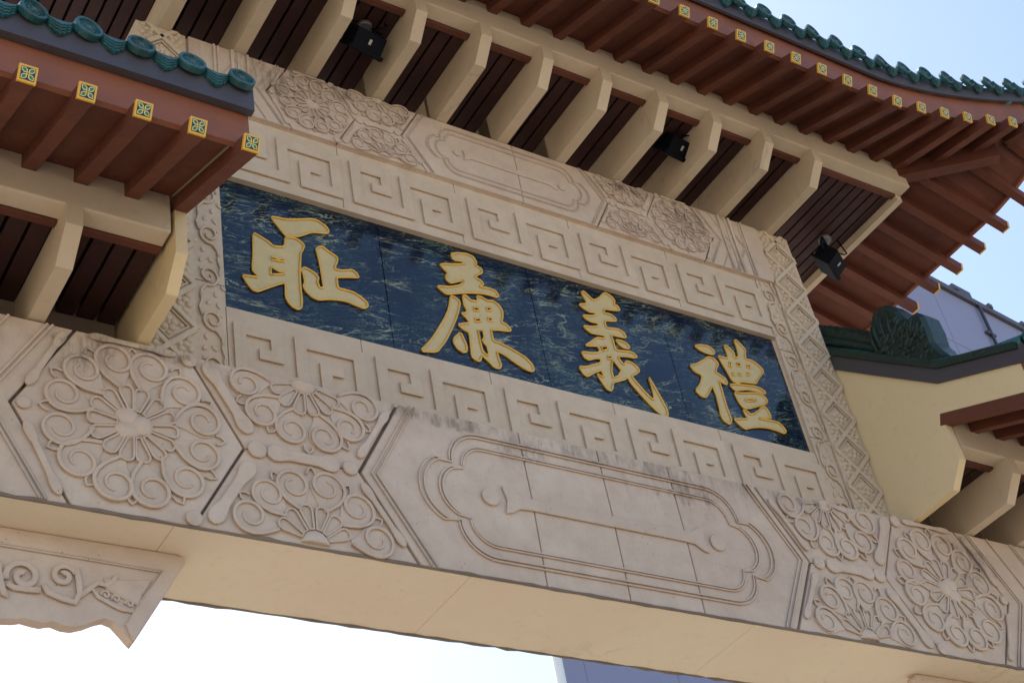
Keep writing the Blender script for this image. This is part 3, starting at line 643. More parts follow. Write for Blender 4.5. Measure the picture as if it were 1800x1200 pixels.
for key, parts in CHARS.items():
    ax = [p[0] for o_, h_ in parts for p in o_]; az = [p[1] for o_, h_ in parts for p in o_]
    cx, cz = (min(ax) + max(ax)) / 2, (min(az) + max(az)) / 2
    m = MB()
    for outer, holes in parts:
        loops = [smooth_poly([(p[0] - cx, p[1] - cz) for p in outer])] + [[(p[0] - cx, p[1] - cz) for p in h_] for h_ in holes]
        flat = [q for l in loops for q in l]
        tri = tessellate_polygon([[Vector((q[0], q[1], 0)) for q in l] for l in loops])
        m.add([(q[0], -0.004, q[1]) for q in flat], [orient(t, flat) for t in tri], 0)
        for l in loops:
            m.rib(l, 0.0062, 0.013, mi=1, closed=True)
    o = ob('gilt_character', m.mesh('gilt_character', [M['charfill'], M['gold']]), panel, (cx, -0.001, cz))
    o['label'] = NAMES[key]

# --- lattice columns and vine strips
def lattice_column(side):
    x0, x1 = (2.430, 2.735) if side > 0 else (2 * XC - 2.735, 2 * XC - 2.430)
    xc = (x0 + x1) / 2
    m = MB(); m.box(x0 - xc, x1 - xc, -0.045, 0.245, 6.2, 8.84)
    col = ob('lattice_column', m.mesh('lattice_column', [M['lattice']]), gate, (xc, 0, 0))
    hw = (x1 - x0) / 2 - 0.002; per = 0.292; z0 = 6.270
    mb = MB()
    ang = math.atan2(per / 2, hw)
    L = math.hypot(hw, per / 2)
    n = 9
    bars = {}
    for s in (-1, 1):
        q = MB(); w = 0.030
        # bar across the whole strip, mitred at the strip edges
        q.plate([(-hw, -s * per / 2 - w / 2 / math.cos(ang)), (hw, s * per / 2 - w / 2 / math.cos(ang)), (hw, s * per / 2 + w / 2 / math.cos(ang)), (-hw, -s * per / 2 + w / 2 / math.cos(ang))], 0.019, 0.004)
        bars[s] = q.mesh('lattice_bar', [M['lattice']])
    def clip_top(poly, zt):
        out = []
        for a, b in zip(poly, poly[1:] + poly[:1]):
            if a[1] <= zt: out.append(a)
            if (a[1] <= zt) != (b[1] <= zt):
                t = (zt - a[1]) / (b[1] - a[1]); out.append((a[0] + (b[0] - a[0]) * t, zt))
        return out
    zc = z0 + per * 8 + per / 2
    for s in (-1, 1):
        w = 0.030
        q = MB(); q.plate(clip_top([(-hw, -s * per / 2 - w / 2 / math.cos(ang)), (hw, s * per / 2 - w / 2 / math.cos(ang)), (hw, s * per / 2 + w / 2 / math.cos(ang)), (-hw, -s * per / 2 + w / 2 / math.cos(ang))], 8.834 - zc), 0.019, 0.004)
        ob('lattice_bar', q.mesh('lattice_bar', [M['lattice']]), col, (xc, -0.045, zc))
    fr = MB()
    f = 0.70
    dia = [(hw * f, 0), (0, per / 2 * f), (-hw * f, 0), (0, -per / 2 * f)]
    fr.rib(dia, 0.0055, 0.014, closed=True)
    fl = MB()
    for k in range(5):
        a = R(72 * k + 18)
        fl.dome((0.033 * math.cos(a), 0.033 * math.sin(a)), 0.0235, 0.017, 10, 3)
    fl.dome((0, 0), 0.015, 0.021, 8, 3)
    for (u, v) in ((0.064, 0), (-0.064, 0), (0, 0.060), (0, -0.060)):
        fl.dome((u * 1.06, v * 1.06), 0.015, 0.015, 9, 3)
    frm = fr.mesh('diamond_frame', [M['lattice']]); flm = fl.mesh('diamond_flower', [M['lattice']])
    hf = MB()
    for (u, v) in ((0.026, 0.0), (0.05, 0.034), (0.05, -0.034), (0.075, 0.004), (0.018, 0.035), (0.018, -0.035), (0.07, 0.065), (0.07, -0.065)):
        hf.dome((u - 0.10, v), 0.021, 0.016, 10, 3)
    hfm = hf.mesh('half_flower', [M['lattice']])
    for k in range(n):
        zc = z0 + per * k
        if zc + per < 8.84:
            for s in (-1, 1): ob('lattice_bar', bars[s], col, (xc, -0.045, zc + per / 2 - 0.0))
        ob('diamond_frame', frm, col, (xc, -0.045, zc)); ob('diamond_flower', flm, col, (xc, -0.045, zc))
        if zc + per / 2 < 8.79:
            ob('half_flower', hfm, col, (xc + hw - 0.01, -0.045, zc + per / 2)); ob('half_flower', hfm, col, (xc - hw + 0.01, -0.045, zc + per / 2), (0, math.pi, 0))
    return col
for s in (1, -1):
    c = lattice_column(s)
    c['label'] = 'stone side column carved with diamond lattice'

def vine_strip(side):
    x0, x1 = (2.262, 2.424) if side > 0 else (2 * XC - 2.424, 2 * XC - 2.262)
    xc = (x0 + x1) / 2
    m = MB(); m.box(x0 - xc, x1 - xc, -0.030, 0.03, 6.2, 8.30)
    st = ob('vine_strip', m.mesh('vine_strip', [M['fret']]), panel, (xc, 0, 0))
    st['label'] = 'narrow stone strip carved with a curling vine'
    m = MB(); m.box(-0.010, 0.010, -0.0, 0.03, 6.80, 7.76)
    ob('panel_jamb', m.mesh('panel_jamb', [M['fret']]), panel, ((x0 - 0.006) if side > 0 else (x1 + 0.006), -0.004, 0))
    per = 0.30
    for k in range(7):
        zc = 6.36 + per * k
        sg = 1 if k % 2 == 0 else -1
        m = MB()
        pts = []
        for i in range(30):
            t = i / 29; a = R(-100 + 520 * t); r = 0.060 * (1 - 0.78 * t)
            pts.append((sg * (-0.008 + r * math.cos(a)), r * math.sin(a) * 1.15))
        m.rib([(sg * -0.055, -0.15), (sg * -0.05, -0.11), (sg * -0.03, -0.078)] + pts, 0.0065, 0.015, taper=True)
        m.rib([(sg * 0.052, 0.02), (sg * 0.064, 0.07), (sg * 0.05, 0.12), (sg * 0.052, 0.15)], 0.0065, 0.015)
        for (u, v, a) in ((-0.058, 0.035, 40), (-0.05, 0.09, 70), (0.02, 0.10, 120), (0.062, -0.045, -60), (0.035, -0.095, -100)):
            lf = [(0, 0), (0.014, 0.012), (0.032, 0.010), (0.042, 0.0), (0.030, -0.010), (0.013, -0.011)]
            ca, sa = math.cos(R(a)), math.sin(R(a))
            m.plate([(sg * (u + p[0] * ca - p[1] * sa), v + p[0] * sa + p[1] * ca) for p in lf], 0.010, 0.004)
        ob('vine_scroll', m.mesh('vine_scroll', [M['fret']]), panel, (xc, -0.030, zc))
    for zz in (6.92, 7.66):
        m = MB(); m.box(-0.08, 0.08, -0.0012, 0.0, -0.003, 0.003); 
        ob('strip_joint', m.mesh('strip_joint', [M['core']]), panel, (xc, -0.0305, zz))
for s in (1, -1): vine_strip(s)

# ------------------------------------------------------------------ brackets, purlins and slats (main and side roofs share the profile)
def bracket_mesh(w, ztop):
    prof = [(0.20, 0.0), (-0.565, 0.0), (-0.695, 0.150), (-0.695, ztop), (0.20, ztop)]
    m = MB(); m.prism(prof, 'x', -w / 2, w / 2)
    return m.mesh('bracket', [M['bracket']])
BRK = bracket_mesh(0.078, 0.285)
BRK_W = bracket_mesh(0.16, 0.285)
def tileend_mesh(sz=0.074):
    h = sz / 2
    m = MB()
    m.box(-h, h, -0.006, 0.012, -h, h, 0)
    m.box(-h * 0.76, h * 0.76, -0.0075, -0.005, -h * 0.76, h * 0.76, 1)
    for k in range(4):
        a = R(45 + 90 * k); ca, sa = math.cos(a), math.sin(a)
        def lens(L0, L1, w): return [(L0, 0), (L0 + (L1 - L0) * 0.3, w), (L0 + (L1 - L0) * 0.65, w), (L1, 0), (L0 + (L1 - L0) * 0.65, -w), (L0 + (L1 - L0) * 0.3, -w)]
        for (L0, L1, w, hh, mi) in ((h * 0.10, h * 0.98, h * 0.27, 0.0090, 2), (h * 0.26, h * 0.86, h * 0.175, 0.0100, 3)):
            q = MB(); q.plate([(p[0] * ca - p[1] * sa, p[0] * sa + p[1] * ca) for p in lens(L0, L1, w)], hh, 0.0006, 0.005)
            m.add(q.v, q.f, mi)
    q = MB(); q.plate([(h * 0.2 * math.cos(R(t)), h * 0.2 * math.sin(R(t))) for t in range(0, 360, 45)], 0.0115, 0.001, 0.005); m.add(q.v, q.f, 0)
    q = MB(); q.plate([(h * 0.1 * math.cos(R(t)), h * 0.1 * math.sin(R(t))) for t in range(0, 360, 60)], 0.0125, 0.0005, 0.005); m.add(q.v, q.f, 3)
    return m.mesh('rafter_end_tile', [M['yellow'], M['navy'], M['cream'], M['green']])
ENDT = tileend_mesh()
def disc_mesh(r=0.0635):
    m = MB(); prof = [(0.0, -0.020), (0.012, -0.022), (0.018, -0.015), (0.030, -0.015), (0.033, -0.020), (0.037, -0.015), (0.046, -0.015), (0.050, -0.026), (r - 0.002, -0.026), (r, -0.020), (r, 0.006)]
    n = 22
    for (rr, y) in prof[1:]:
        for k in range(n):
            t = 2 * math.pi * k / n
            wob = 1 + (0.04 * math.cos(4 * t) if 0.012 < rr < 0.037 else 0)
            m.v.append((rr * wob * math.cos(t), y, rr * wob * math.sin(t)))
    L = len(prof) - 1
    for j in range(L - 1):
        for k in range(n):
            m.f.append([j * n + k, j * n + (k + 1) % n, (j + 1) * n + (k + 1) % n, (j + 1) * n + k][::-1]); m.m.append(0); m.sm.append(False)
    m.f.append([k for k in range(n)][::-1]); m.m.append(0); m.sm.append(False)
    for k in range(6):
        a = R(60 * k); m.dome((0.024 * math.cos(a), 0.024 * math.sin(a)), 0.006, 0.0215, 6, 2)
    return m.mesh('tile_disc', [M['tile']])
DISC = disc_mesh()
def drip_mesh(w=0.135):
    """crescent drip tile with stepped ridges, hung between two discs"""
    m = MB()
    for i, (k, y) in enumerate(((1.0, 0.006), (0.80, 0.014), (0.60, 0.021), (0.42, 0.027))):
        top = [(w / 2 * (t / 6 - 1), 0.022 + 0.004 - 0.030 * (1 - (t / 6 - 1) ** 2)) for t in range(13)]
        zt = lambda u: 0.026 - 0.030 * (1 - (2 * u / w) ** 2)
        bot = []
        for t in range(13):
            u = w / 2 * (1 - t / 6); f = 1 - abs(2 * u / w)
            d = (0.020 + 0.060 * f ** 0.75 - 0.008 * abs(math.sin(3 * math.pi * f))) * k
            bot.append((u, zt(u) - d))
        m.plate(top + bot, y, 0.003, -0.012)
    return m.mesh('drip_tile', [M['tile']])
DRIP = drip_mesh()

def roof_profile(y):
    """height of the roof bedding above the side-roof datum at depth y (concave sweep)"""
    P = [(-1.46, 6.775), (-1.37, 6.815), (-1.10, 6.935), (-0.793, 7.085), (-0.50, 7.335), (-0.26, 7.575), (0.02, 7.845), (0.10, 7.90)]
    yy = y if y <= 0.1 else 0.2 - y
    for (a, za), (b, zb) in zip(P, P[1:]):
        if yy <= b: return za + (zb - za) * (yy - a) / (b - a)
    return P[-1][1]

def soffit_bay(parent, xa, xb, z, y0, y1, n):
    """boards with open gaps between two brackets, and the batten that stops them"""
    w = (xb - xa) / n
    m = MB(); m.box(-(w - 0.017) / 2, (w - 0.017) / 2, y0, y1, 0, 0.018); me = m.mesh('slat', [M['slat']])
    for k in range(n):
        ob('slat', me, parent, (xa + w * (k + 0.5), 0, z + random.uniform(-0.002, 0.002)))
    m = MB(); m.box(-(xb - xa) / 2 + 0.003, (xb - xa) / 2 - 0.003, -0.582, -0.535, -0.022, 0.04)
    bevel(ob('batten', m.mesh('batten', [M['brown']]), parent, ((xa + xb) / 2, 0, z)), 0.004, 1)

# ------------------------------------------------------------------ main roof
DZ = 2.583
PX0, PX1 = 2 * XC - 3.54, 3.54
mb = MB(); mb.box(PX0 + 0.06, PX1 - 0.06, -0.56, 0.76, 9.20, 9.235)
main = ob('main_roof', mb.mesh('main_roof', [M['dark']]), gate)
main['label'] = 'upper hipped roof with brown rafters and upturned corner'
for k in range(-5, 6):
    ob('bracket', BRK, main, (XC + 0.469 * k, 0, 8.838))
    ob('bracket', BRK, main, (XC + 0.469 * k, 0.2, 8.838), (0, 0, math.pi))
for k in range(-5, 5):
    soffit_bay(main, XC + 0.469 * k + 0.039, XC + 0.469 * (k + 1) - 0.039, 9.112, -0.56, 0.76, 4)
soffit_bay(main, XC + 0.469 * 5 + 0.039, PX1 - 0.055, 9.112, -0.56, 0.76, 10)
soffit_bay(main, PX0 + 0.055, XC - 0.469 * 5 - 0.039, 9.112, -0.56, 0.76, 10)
m = MB(); m.box(PX0, PX1, -0.692, -0.582, 9.103, 9.335); bevel(ob('purlin', m.mesh('purlin', [M['bracket']]), main), 0.008, 2)
m = MB(); m.box(PX0, PX1, 0.782, 0.892, 9.103, 9.335); ob('purlin', m.mesh('purlin', [M['bracket']]), main)
for xx in (PX1 - 0.055, PX0):
    m = MB(); m.box(xx, xx + 0.055, -0.58, 0.78, 9.05, 9.33); ob('return_beam', m.mesh('return_beam', [M['bracket']]), main)

def eave_front(x):
    """bottom of the rafter tip on the front eave: (y, z)"""
    d = max(0.0, abs(x - XC) - 2.47)
    t = d / 1.30
    return -1.338 - 0.115 * t ** 1.7, 8.992 + 0.205 * t ** 1.45
def eave_side(y):
    """bottom of the rafter tip on the side eave: (distance from the axis, z)"""
    d = max(0.0, abs(y - 0.1) - 0.80)
    t = d / 0.95
    return 4.285 + 0.16 * t ** 1.7, 8.975 + 0.40 * t ** 1.6
HIP0 = (3.30, -0.67); HIP1 = (4.50, -1.66)         # hip line in plan, as (distance from axis, y)
def hip_at(d=None, y=None):
    if d is not None: return HIP0[1] + (d - HIP0[0]) * (HIP1[1] - HIP0[1]) / (HIP1[0] - HIP0[0])
    return HIP0[0] + (y - HIP0[1]) * (HIP1[0] - HIP0[0]) / (HIP1[1] - HIP0[1])
def hip_z(d): 
    t = max(0, (d - HIP0[0]) / (HIP1[0] - HIP0[0])); return 9.268 - 0.10 * t + 0.36 * t ** 2

RW, RH = 0.066, 0.078
def rafter(parent, a, b, endtile, axis_angle):
    """a inner end, b tip (bottom centre line); the end tile closes the tip"""
    a = Vector(a); b = Vector(b) + Vector((random.uniform(-1, 1) * 0.004, random.uniform(-1, 1) * 0.004, random.uniform(-1, 1) * 0.003))
    mid = (a + b) / 2
    m = MB(); m.bar(a - mid, b - mid, RW, RH)
    o = ob('rafter', m.mesh('rafter', [M['brown']]), parent, mid)
    if endtile:
        d = (b - a).normalized()
        up = Vector((0, 0, 1)); up = (up - d * up.dot(d)).normalized()
        side = up.cross(d)
        c = b + up * (RH / 2) + d * 0.008
        rot = Matrix((side, -d, up)).transposed()
        # columns: local x -> side, local y -> inward, local z -> up
        e = ob('rafter_end_tile', ENDT, parent, c)
        e.rotation_euler = rot.to_euler()

deck_front = []; deck_side = []
xs = []
k0 = 0.600
kk = [k0 + 0.2385 * i for i in range(0, 17)]
right = [x for x in kk if x <= XC + 4.05]
left = [2 * XC - x for x in right]
inner = [k0 - 0.2385 * i for i in range(1, 2)]
step = (k0 - left[0]) / 3.0
allx = sorted(set([round(x, 4) for x in right + left + [left[0] + step * i for i in (1, 2)]]))
def front_inner(x):
    d = abs(x - XC)
    if d <= HIP0[0] - 0.02: return -0.66, 9.268 + 0.42 * 0.03 * 0 + 0.0
    return hip_at(d=d), hip_z(d)
for x in allx:
    yi, zi = front_inner(x); yt, zt = eave_front(x)
    if yi - yt < 0.12: continue
    rafter(main, (x, yi, zi), (x, yt, zt), True, 0)
    rafter(main, (x, 0.2 - yi, zi), (x, 0.2 - yt, zt), False, 0)
ys = [-0.715 + 0.258 * k for k in range(-3, 8)]
for s in (-1, 1):
    for y in ys:
        dt, zt = eave_side(y)
        yq = y if y < 0.1 else 0.2 - y
        if yq < HIP0[1]: di = hip_at(y=yq); zi = hip_z(di)
        else: di, zi = 3.30, 9.268
        if dt - di < 0.12: continue
        rafter(main, (XC + s * di, y, zi), (XC + s * dt, y, zt), True, 0)
# boarded deck over the rafters (front, back and both ends), and the fascia in front
def strip_mesh(rows, name, mat, th=0.02, solid=None):
    """rows of (inner, outer) points; gives a thin closed sheet"""
    m = MB(); n = len(rows)
    up = Vector((0, 0, th))
    v = []
    for a, b in rows: v += [Vector(a), Vector(b), Vector(a) + up, Vector(b) + up]
    f = []
    for i in range(n - 1):
        p, q = i * 4, i * 4 + 4
        f += [(p, q, q + 1, p + 1), (p + 2, p + 3, q + 3, q + 2), (p + 1, q + 1, q + 3, p + 3), (p, p + 2, q + 2, q)]
    f += [(0, 1, 3, 2), ((n - 1) * 4, (n - 1) * 4 + 2, (n - 1) * 4 + 3, (n - 1) * 4 + 1)]
    m.add(v, f)
    return m.mesh(name, [mat])
CD = 4.28                    # plan distance of the eave corner from the axis
def frange(a, b, n): return [a + (b - a) * i / n for i in range(n + 1)]
DX = sorted(frange(-CD, -2.4, 16) + frange(-2.3, 2.3, 8) + frange(2.4, CD, 16))
for mir in (0, 1):
    rows = []
    for d in DX:
        x = XC + d; yi, zi = front_inner(x); yt, zt = eave_front(x); yo = yt + 0.075; zo = zt + 0.075 * 0.42
        yi = max(yi, yo + 0.02)
        a = (x, yi if not mir else 0.2 - yi, zi + RH); b = (x, yo if not mir else 0.2 - yo, zo + RH)
        rows.append((a, b))
    ob('eave_deck', strip_mesh(rows, 'eave_deck', M['brown'], 0.015), main)
for s in (-1, 1):
    rows = []
    for y in frange(-1.46, 1.66, 28):
        yq = y if y < 0.1 else 0.2 - y
        dt, zt = eave_side(y); do = dt - 0.11; zo = zt + 0.11 * 0.31
        if yq < HIP0[1]: di = hip_at(y=yq); zi = hip_z(di)
        else: di, zi = 3.30, 9.268
        di = min(di, do - 0.02)
        rows.append(((XC + s * di, y, zi + RH), (XC + s * do, y, zo + RH)))
    ob('eave_deck', strip_mesh(rows, 'eave_deck', M['brown'], 0.015), main)
def band(points, h0, h1, th, name, mat, parent):
    """vertical board that follows an eave; points are (x, y, z, nx, ny) with outward normal"""
    m = MB(); v = []; n = len(points)
    for (x, y, z, nx, ny) in points:
        v += [(x, y, z + h0), (x, y, z + h1), (x - nx * th, y - ny * th, z + h1), (x - nx * th, y - ny * th, z + h0)]
    f = []
    for i in range(n - 1):
        p, q = i * 4, i * 4 + 4
        f += [(p, q, q + 1, p + 1), (p + 1, q + 1, q + 2, p + 2), (p + 2, q + 2, q + 3, p + 3), (p + 3, q + 3, q, p)]
    f += [(0, 1, 2, 3), tuple((n - 1) * 4 + k for k in (3, 2, 1, 0))]
    m.add(v, f)
    return ob(name, m.mesh(name, [mat]), parent)
for mir in (0, 1):
    sg = -1 if not mir else 1
    fy = lambda y: y if not mir else 0.2 - y
    P = []; Q = []
    for d in DX:
        yt, zt = eave_front(XC + d)
        P.append((XC + d, fy(yt + 0.050), zt, 0, sg)); Q.append((XC + d, fy(yt + 0.010), zt, 0, sg))
    band(P, 0.095, 0.385, 0.03, 'fascia_board', M['fascia'], main)
    band(Q, 0.305, 0.436, 0.02, 'flashing', M['flash'], main)
for s in (-1, 1):
    P = []; Q = []
    for y in frange(-1.46, 1.66, 28):
        dt, zt = eave_side(y)
        P.append((XC + s * (dt - 0.095), y, zt, s, 0)); Q.append((XC + s * (dt - 0.040), y, zt, s, 0))
    band(P, 0.095, 0.385, 0.03, 'fascia_board', M['fascia'], main)
    band(Q, 0.305, 0.436, 0.02, 'flashing', M['flash'], main)
# hip rafters
for s in (-1, 1):
    for mir in (0, 1):
        fy = lambda y: y if not mir else 0.2 - y
        m = MB(); m.bar((XC + s * 3.20, fy(-0.59), 9.195), (XC + s * 3.88, fy(-1.15), 9.185), 0.10, 0.13)
        ob('hip_rafter', m.mesh('hip_rafter', [M['brown']]), main)
        m = MB(); m.bar((XC + s * 3.70, fy(-1.0), 9.27), (XC + s * 4.40, fy(-1.58), 9.55), 0.085, 0.10)
        ob('hip_rafter', m.mesh('hip_rafter', [M['brown']]), main)
# tiles of the front eave, barrel rows running up the slope
TS = 0.222
tn = int(CD / TS)
def ridge_z(y): return roof_profile(y) + DZ
def barrel(parent, pts, r=0.055):
    m = MB(); n = 8
    o = Vector(pts[0])
    m.tube([Vector(p) - o for p in pts], r, n)
    return ob('barrel_tile_row', m.mesh('barrel_tile_row', [M['tile']]), parent, o)
for i in range(-tn, tn + 1):
    x = XC + 0.090 + TS * i
    yt, zt = eave_front(x)
    dz = zt - 8.992
    c = (x, yt - 0.024, zt + 0.440)
    ob('tile_disc', DISC, main, c, (R(-4 + random.uniform(-4, 4)), R(random.uniform(0, 60)), R(random.uniform(-4, 4))), 0.98)
    if i < tn: 
        x2 = x + TS / 2; y2, z2 = eave_front(x2)
        ob('drip_tile', DRIP, main, (x2, y2 - 0.016, z2 + 0.418), (R(4), 0, 0), (1.0, 1.0, 0.9))
    d = abs(x - XC); top = 0.08 if d < 3.0 else 0.08 - (d - 3.0) * 1.15
    ysx = [y for y in frange(yt + 0.02, top, 7)]
    barrel(main, [(x, y, max(ridge_z(y), 0) - 0.005 + dz * max(0, (top - y) / (top - yt)) ** 1.5) for y in ysx])
for s in (-1, 1):
    for y in frange(-1.45, 1.65, 13):
        dt, zt = eave_side(y)
        ob('tile_disc', DISC, main, (XC + s * (dt - 0.02), y, zt + 0.468), (R(-10), 0, R(90) * s), 1.0)
# roof body under the tiles (closed sheet, hipped)
m = MB(); rows = []
NX = 14
for j, y in enumerate(frange(-1.31, 1.51, 20)):
    yq = y if y <= 0.1 else 0.2 - y
    t = (0.1 - yq) / 1.41
    half = 3.0 + 1.25 * t
    for i in range(NX + 1):
        u = -1 + 2 * i / NX
        x = XC + half * u
        _, ze = eave_front(x)
        m.v.append((x, y, ridge_z(yq) - 0.055 + (ze - 8.992) * t ** 1.5))
for j in range(20):
    for i in range(NX):
        a = j * (NX + 1) + i
        m.f.append([a, a + 1, a + NX + 2, a + NX + 1]); m.m.append(0); m.sm.append(True)
ob('roof_sheet', m.mesh('roof_sheet', [M['flash']]), main)
m = MB(); m.tube([(XC + 3.1 * (i / 6 - 1), 0.1, 10.53 + 0.10 * abs(i / 6 - 1) ** 3) for i in range(13)], 0.12, 10)
ob('ridge_roll', m.mesh('ridge_roll', [M['ridge']]), main)
for s in (-1, 1):
    for mir in (0, 1):
        fy = lambda y: y if not mir else 0.2 - y
        pts = []
        for i in range(9):
            t = i / 8; d = 3.0 + (4.34 - 3.0) * t; y = 0.1 - 1.62 * t
            pts.append((XC + s * d, fy(y), ridge_z(max(y, -1.4)) + 0.03 + 0.36 * t ** 2))
        m = MB(); m.tube(pts, 0.085, 8); ob('hip_roll', m.mesh('hip_roll', [M['ridge']]), main)

# ------------------------------------------------------------------ side roofs
def side_roof(s):
    """s = -1 left bay, +1 right bay; the inner end is a plastered gable"""
    GX = 2.530                                   # gable face, distance from the axis
    OUT = 5.20
    X = lambda d: XC + s * d
    lo, hi = sorted((X(GX + 0.08), X(OUT)))
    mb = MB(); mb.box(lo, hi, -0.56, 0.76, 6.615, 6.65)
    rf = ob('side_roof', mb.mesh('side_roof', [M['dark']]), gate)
    rf['label'] = 'lower left roof with green eave tiles and flower rafter ends' if s < 0 else 'lower right roof with yellow gable wall'
    # gable wall
    lower = [(0.1, 6.20), (-0.20, 6.252), (-0.565, 6.255), (-0.695, 6.405), (-0.695, 6.755), (-1.380, 6.448), (-1.380, 6.652)]
    upper = [ (-0.734, 6.97), (-0.30, 7.37), (-0.02, 7.63), (0.1, 7.74)]
    half = lower + upper
    full = half + [(0.2 - y, z) for y, z in half[::-1]][1:-1]
    m = MB(); m.prism(full, 'x', 0, 0.058 * s)
    bevel(ob('gable_wall', m.mesh('gable_wall', [M['gable']]), rf, (X(GX), 0, 0)), 0.006, 2)
    # flashing and green verge along the gable edge
    prof = [(-1.41, 6.640), (-0.762, 6.945), (-0.30, 7.365), (-0.02, 7.625), (0.1, 7.735)]
    def verge(off0, off1, x0, x1, name, mat, n_up=0.85):
        a = [(y - off0 * 0.5, z + off0 * n_up) for y, z in prof]; b = [(y - off1 * 0.5, z + off1 * n_up) for y, z in prof]
        a[0] = (-1.392, 6.648 + off0); b[0] = (-1.392, 6.648 + off1); a[-1] = (0.1, prof[-1][1] + off0); b[-1] = (0.1, prof[-1][1] + off1)
        for mir in (0, 1):
            f = (lambda p: p) if not mir else (lambda p: (0.2 - p[0], p[1]))
            m = MB(); m.prism([f(p) for p in a] + [f(p) for p in b[::-1]], 'x', s * x0, s * x1)
            ob(name, m.mesh(name, [mat]), rf, (X(GX), 0, 0))
    verge(0.0, 0.098, -0.014, 0.05, 'flashing', M['flash'])
    verge(0.098, 0.150, -0.030, 0.06, 'verge_tile', M['ridge'])
    # ridge rolls that run down beside the verge to the ornament
    for (dx, up, r, y1) in ((0.125, 0.235, 0.070, -0.44), (0.070, 0.165, 0.036, -0.66)):
        pts = []; rr = []
        for i in range(40):
            y = 0.1 + (y1 - 0.1) * i / 39
            pts.append((X(GX + dx), y, roof_profile(y) + up - 0.075)); rr.append(r * (1.0 + 0.10 * (i % 4 == 0)))
        m = MB(); m.tube(pts, rr, 10); ob('verge_roll', m.mesh('verge_roll', [M['ridge']]), rf)
    # crested ornament at the foot of the verge roll
    sil = [(-0.36, 7.46), (-0.385, 7.60), (-0.415, 7.72), (-0.47, 7.785), (-0.535, 7.80), (-0.61, 7.76), (-0.66, 7.67), (-0.69, 7.575), (-0.715, 7.545), (-0.745, 7.555), (-0.79, 7.545), (-0.83, 7.485), (-0.835, 7.37), (-0.825, 7.26), (-0.86, 7.16), (-0.90, 7.085), (-0.80, 7.09), (-0.60, 7.22)]
    m = MB()
    sil2 = [(-p[0], p[1]) for p in sil]
    n_ = len(sil); inn = [(-q[0], q[1]) for q in inset(sil2[::-1] if sum(sil2[i][0] * sil2[(i + 1) % n_][1] - sil2[(i + 1) % n_][0] * sil2[i][1] for i in range(n_)) < 0 else sil2, 0.022)]
    base = sil if sum(sil2[i][0] * sil2[(i + 1) % n_][1] - sil2[(i + 1) % n_][0] * sil2[i][1] for i in range(n_)) > 0 else sil[::-1]
    t = 0.10
    rings = [[(-t, y, z) for y, z in inn], [(-t * 0.7, y, z) for y, z in base], [(t * 0.7, y, z) for y, z in base], [(t, y, z) for y, z in inn]]
    for a, b in zip(rings, rings[1:]):
        m.add(a + b, [(i, (i + 1) % n_, (i + 1) % n_ + n_, i + n_) for i in range(n_)])
    tri = tessellate_polygon([[Vector((p[0], p[1], 0)) for p in inn]])
    m.add(rings[0], tri); m.add(rings[3], [q[::-1] for q in tri])
    orn = ob('ridge_ornament', m.mesh('ridge_ornament', [M['ridge']]), rf, (X(GX + 0.13), 0, 0))
    # scales and curls on its flanks
    q = MB()
    def inside(y, z):
        c = False
        for a, b in zip(inn, inn[1:] + inn[:1]):
            if (a[1] > z) != (b[1] > z) and y < (b[0] - a[0]) * (z - a[1]) / (b[1] - a[1]) + a[0]: c = not c
        return c
    for i in range(160):
        y = random.uniform(-0.86, -0.40); z = random.uniform(7.10, 7.62)
        if not (inside(y - 0.025, z) and inside(y + 0.025, z) and inside(y, z - 0.025) and inside(y, z + 0.02)): continue
        for sd in (-1, 1):
            k = MB(); k.dome((0, 0), random.uniform(0.014, 0.026), random.uniform(0.012, 0.022), 9, 3, sx=1.5)
            q.add([(sd * (t - 0.004) + sd * (-v[1]), y + v[0], z + v[2] + v[0] * -0.5) for v in k.v], k.f, 0, True)
    for (y0_, z0_, y1_, z1_) in ((-0.44, 7.50, -0.47, 7.76), (-0.40, 7.48, -0.42, 7.70), (-0.50, 7.50, -0.54, 7.78), (-0.56, 7.48, -0.60, 7.74), (-0.70, 7.40, -0.76, 7.53), (-0.75, 7.34, -0.80, 7.50)):
        for sd in (-1, 1):
            q.tube([(sd * t, y0_, z0_), (sd * (t + 0.006), (y0_ + y1_) / 2 + 0.012, (z0_ + z1_) / 2), (sd * t * 0.9, y1_, z1_)], [0.012, 0.014, 0.008], 6)
    ob('ornament_scales', q.mesh('ornament_scales', [M['ridge']]), rf, (X(GX + 0.13), 0, 0), kind='stuff')
    # brackets, soffit, purlins
    bx = [GX + 0.0395 + 0.487 * k for k in range(1, 6)]
    for d in bx:
        ob('bracket', BRK, rf, (X(d), 0, 6.255)); ob('bracket', BRK, rf, (X(d), 0.2, 6.255), (0, 0, math.pi))
    e = MB(); e.prism([(0.1, 0.0), (-0.56, 0.002), (-0.688, 0.15), (-0.688, 0.30), (0.1, 0.30)], 'x', 0.0, 0.012 * s)
    edges = [GX + 0.0395 + 0.036] + [v for d in bx for v in (d - 0.039, d + 0.039)] + [OUT]
    for a, b in zip(edges[0::2], edges[1::2]):
        if b - a > 0.1:
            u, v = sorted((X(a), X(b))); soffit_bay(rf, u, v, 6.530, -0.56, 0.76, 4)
    for (y0_, y1_) in ((-0.694, -0.582), (0.782, 0.894)):
        u, v = sorted((X(GX + 0.076), X(OUT)))
        m = MB(); m.box(u, v, y0_, y1_, 6.520, 6.77); bevel(ob('purlin', m.mesh('purlin', [M['bracket']]), rf), 0.008, 2)
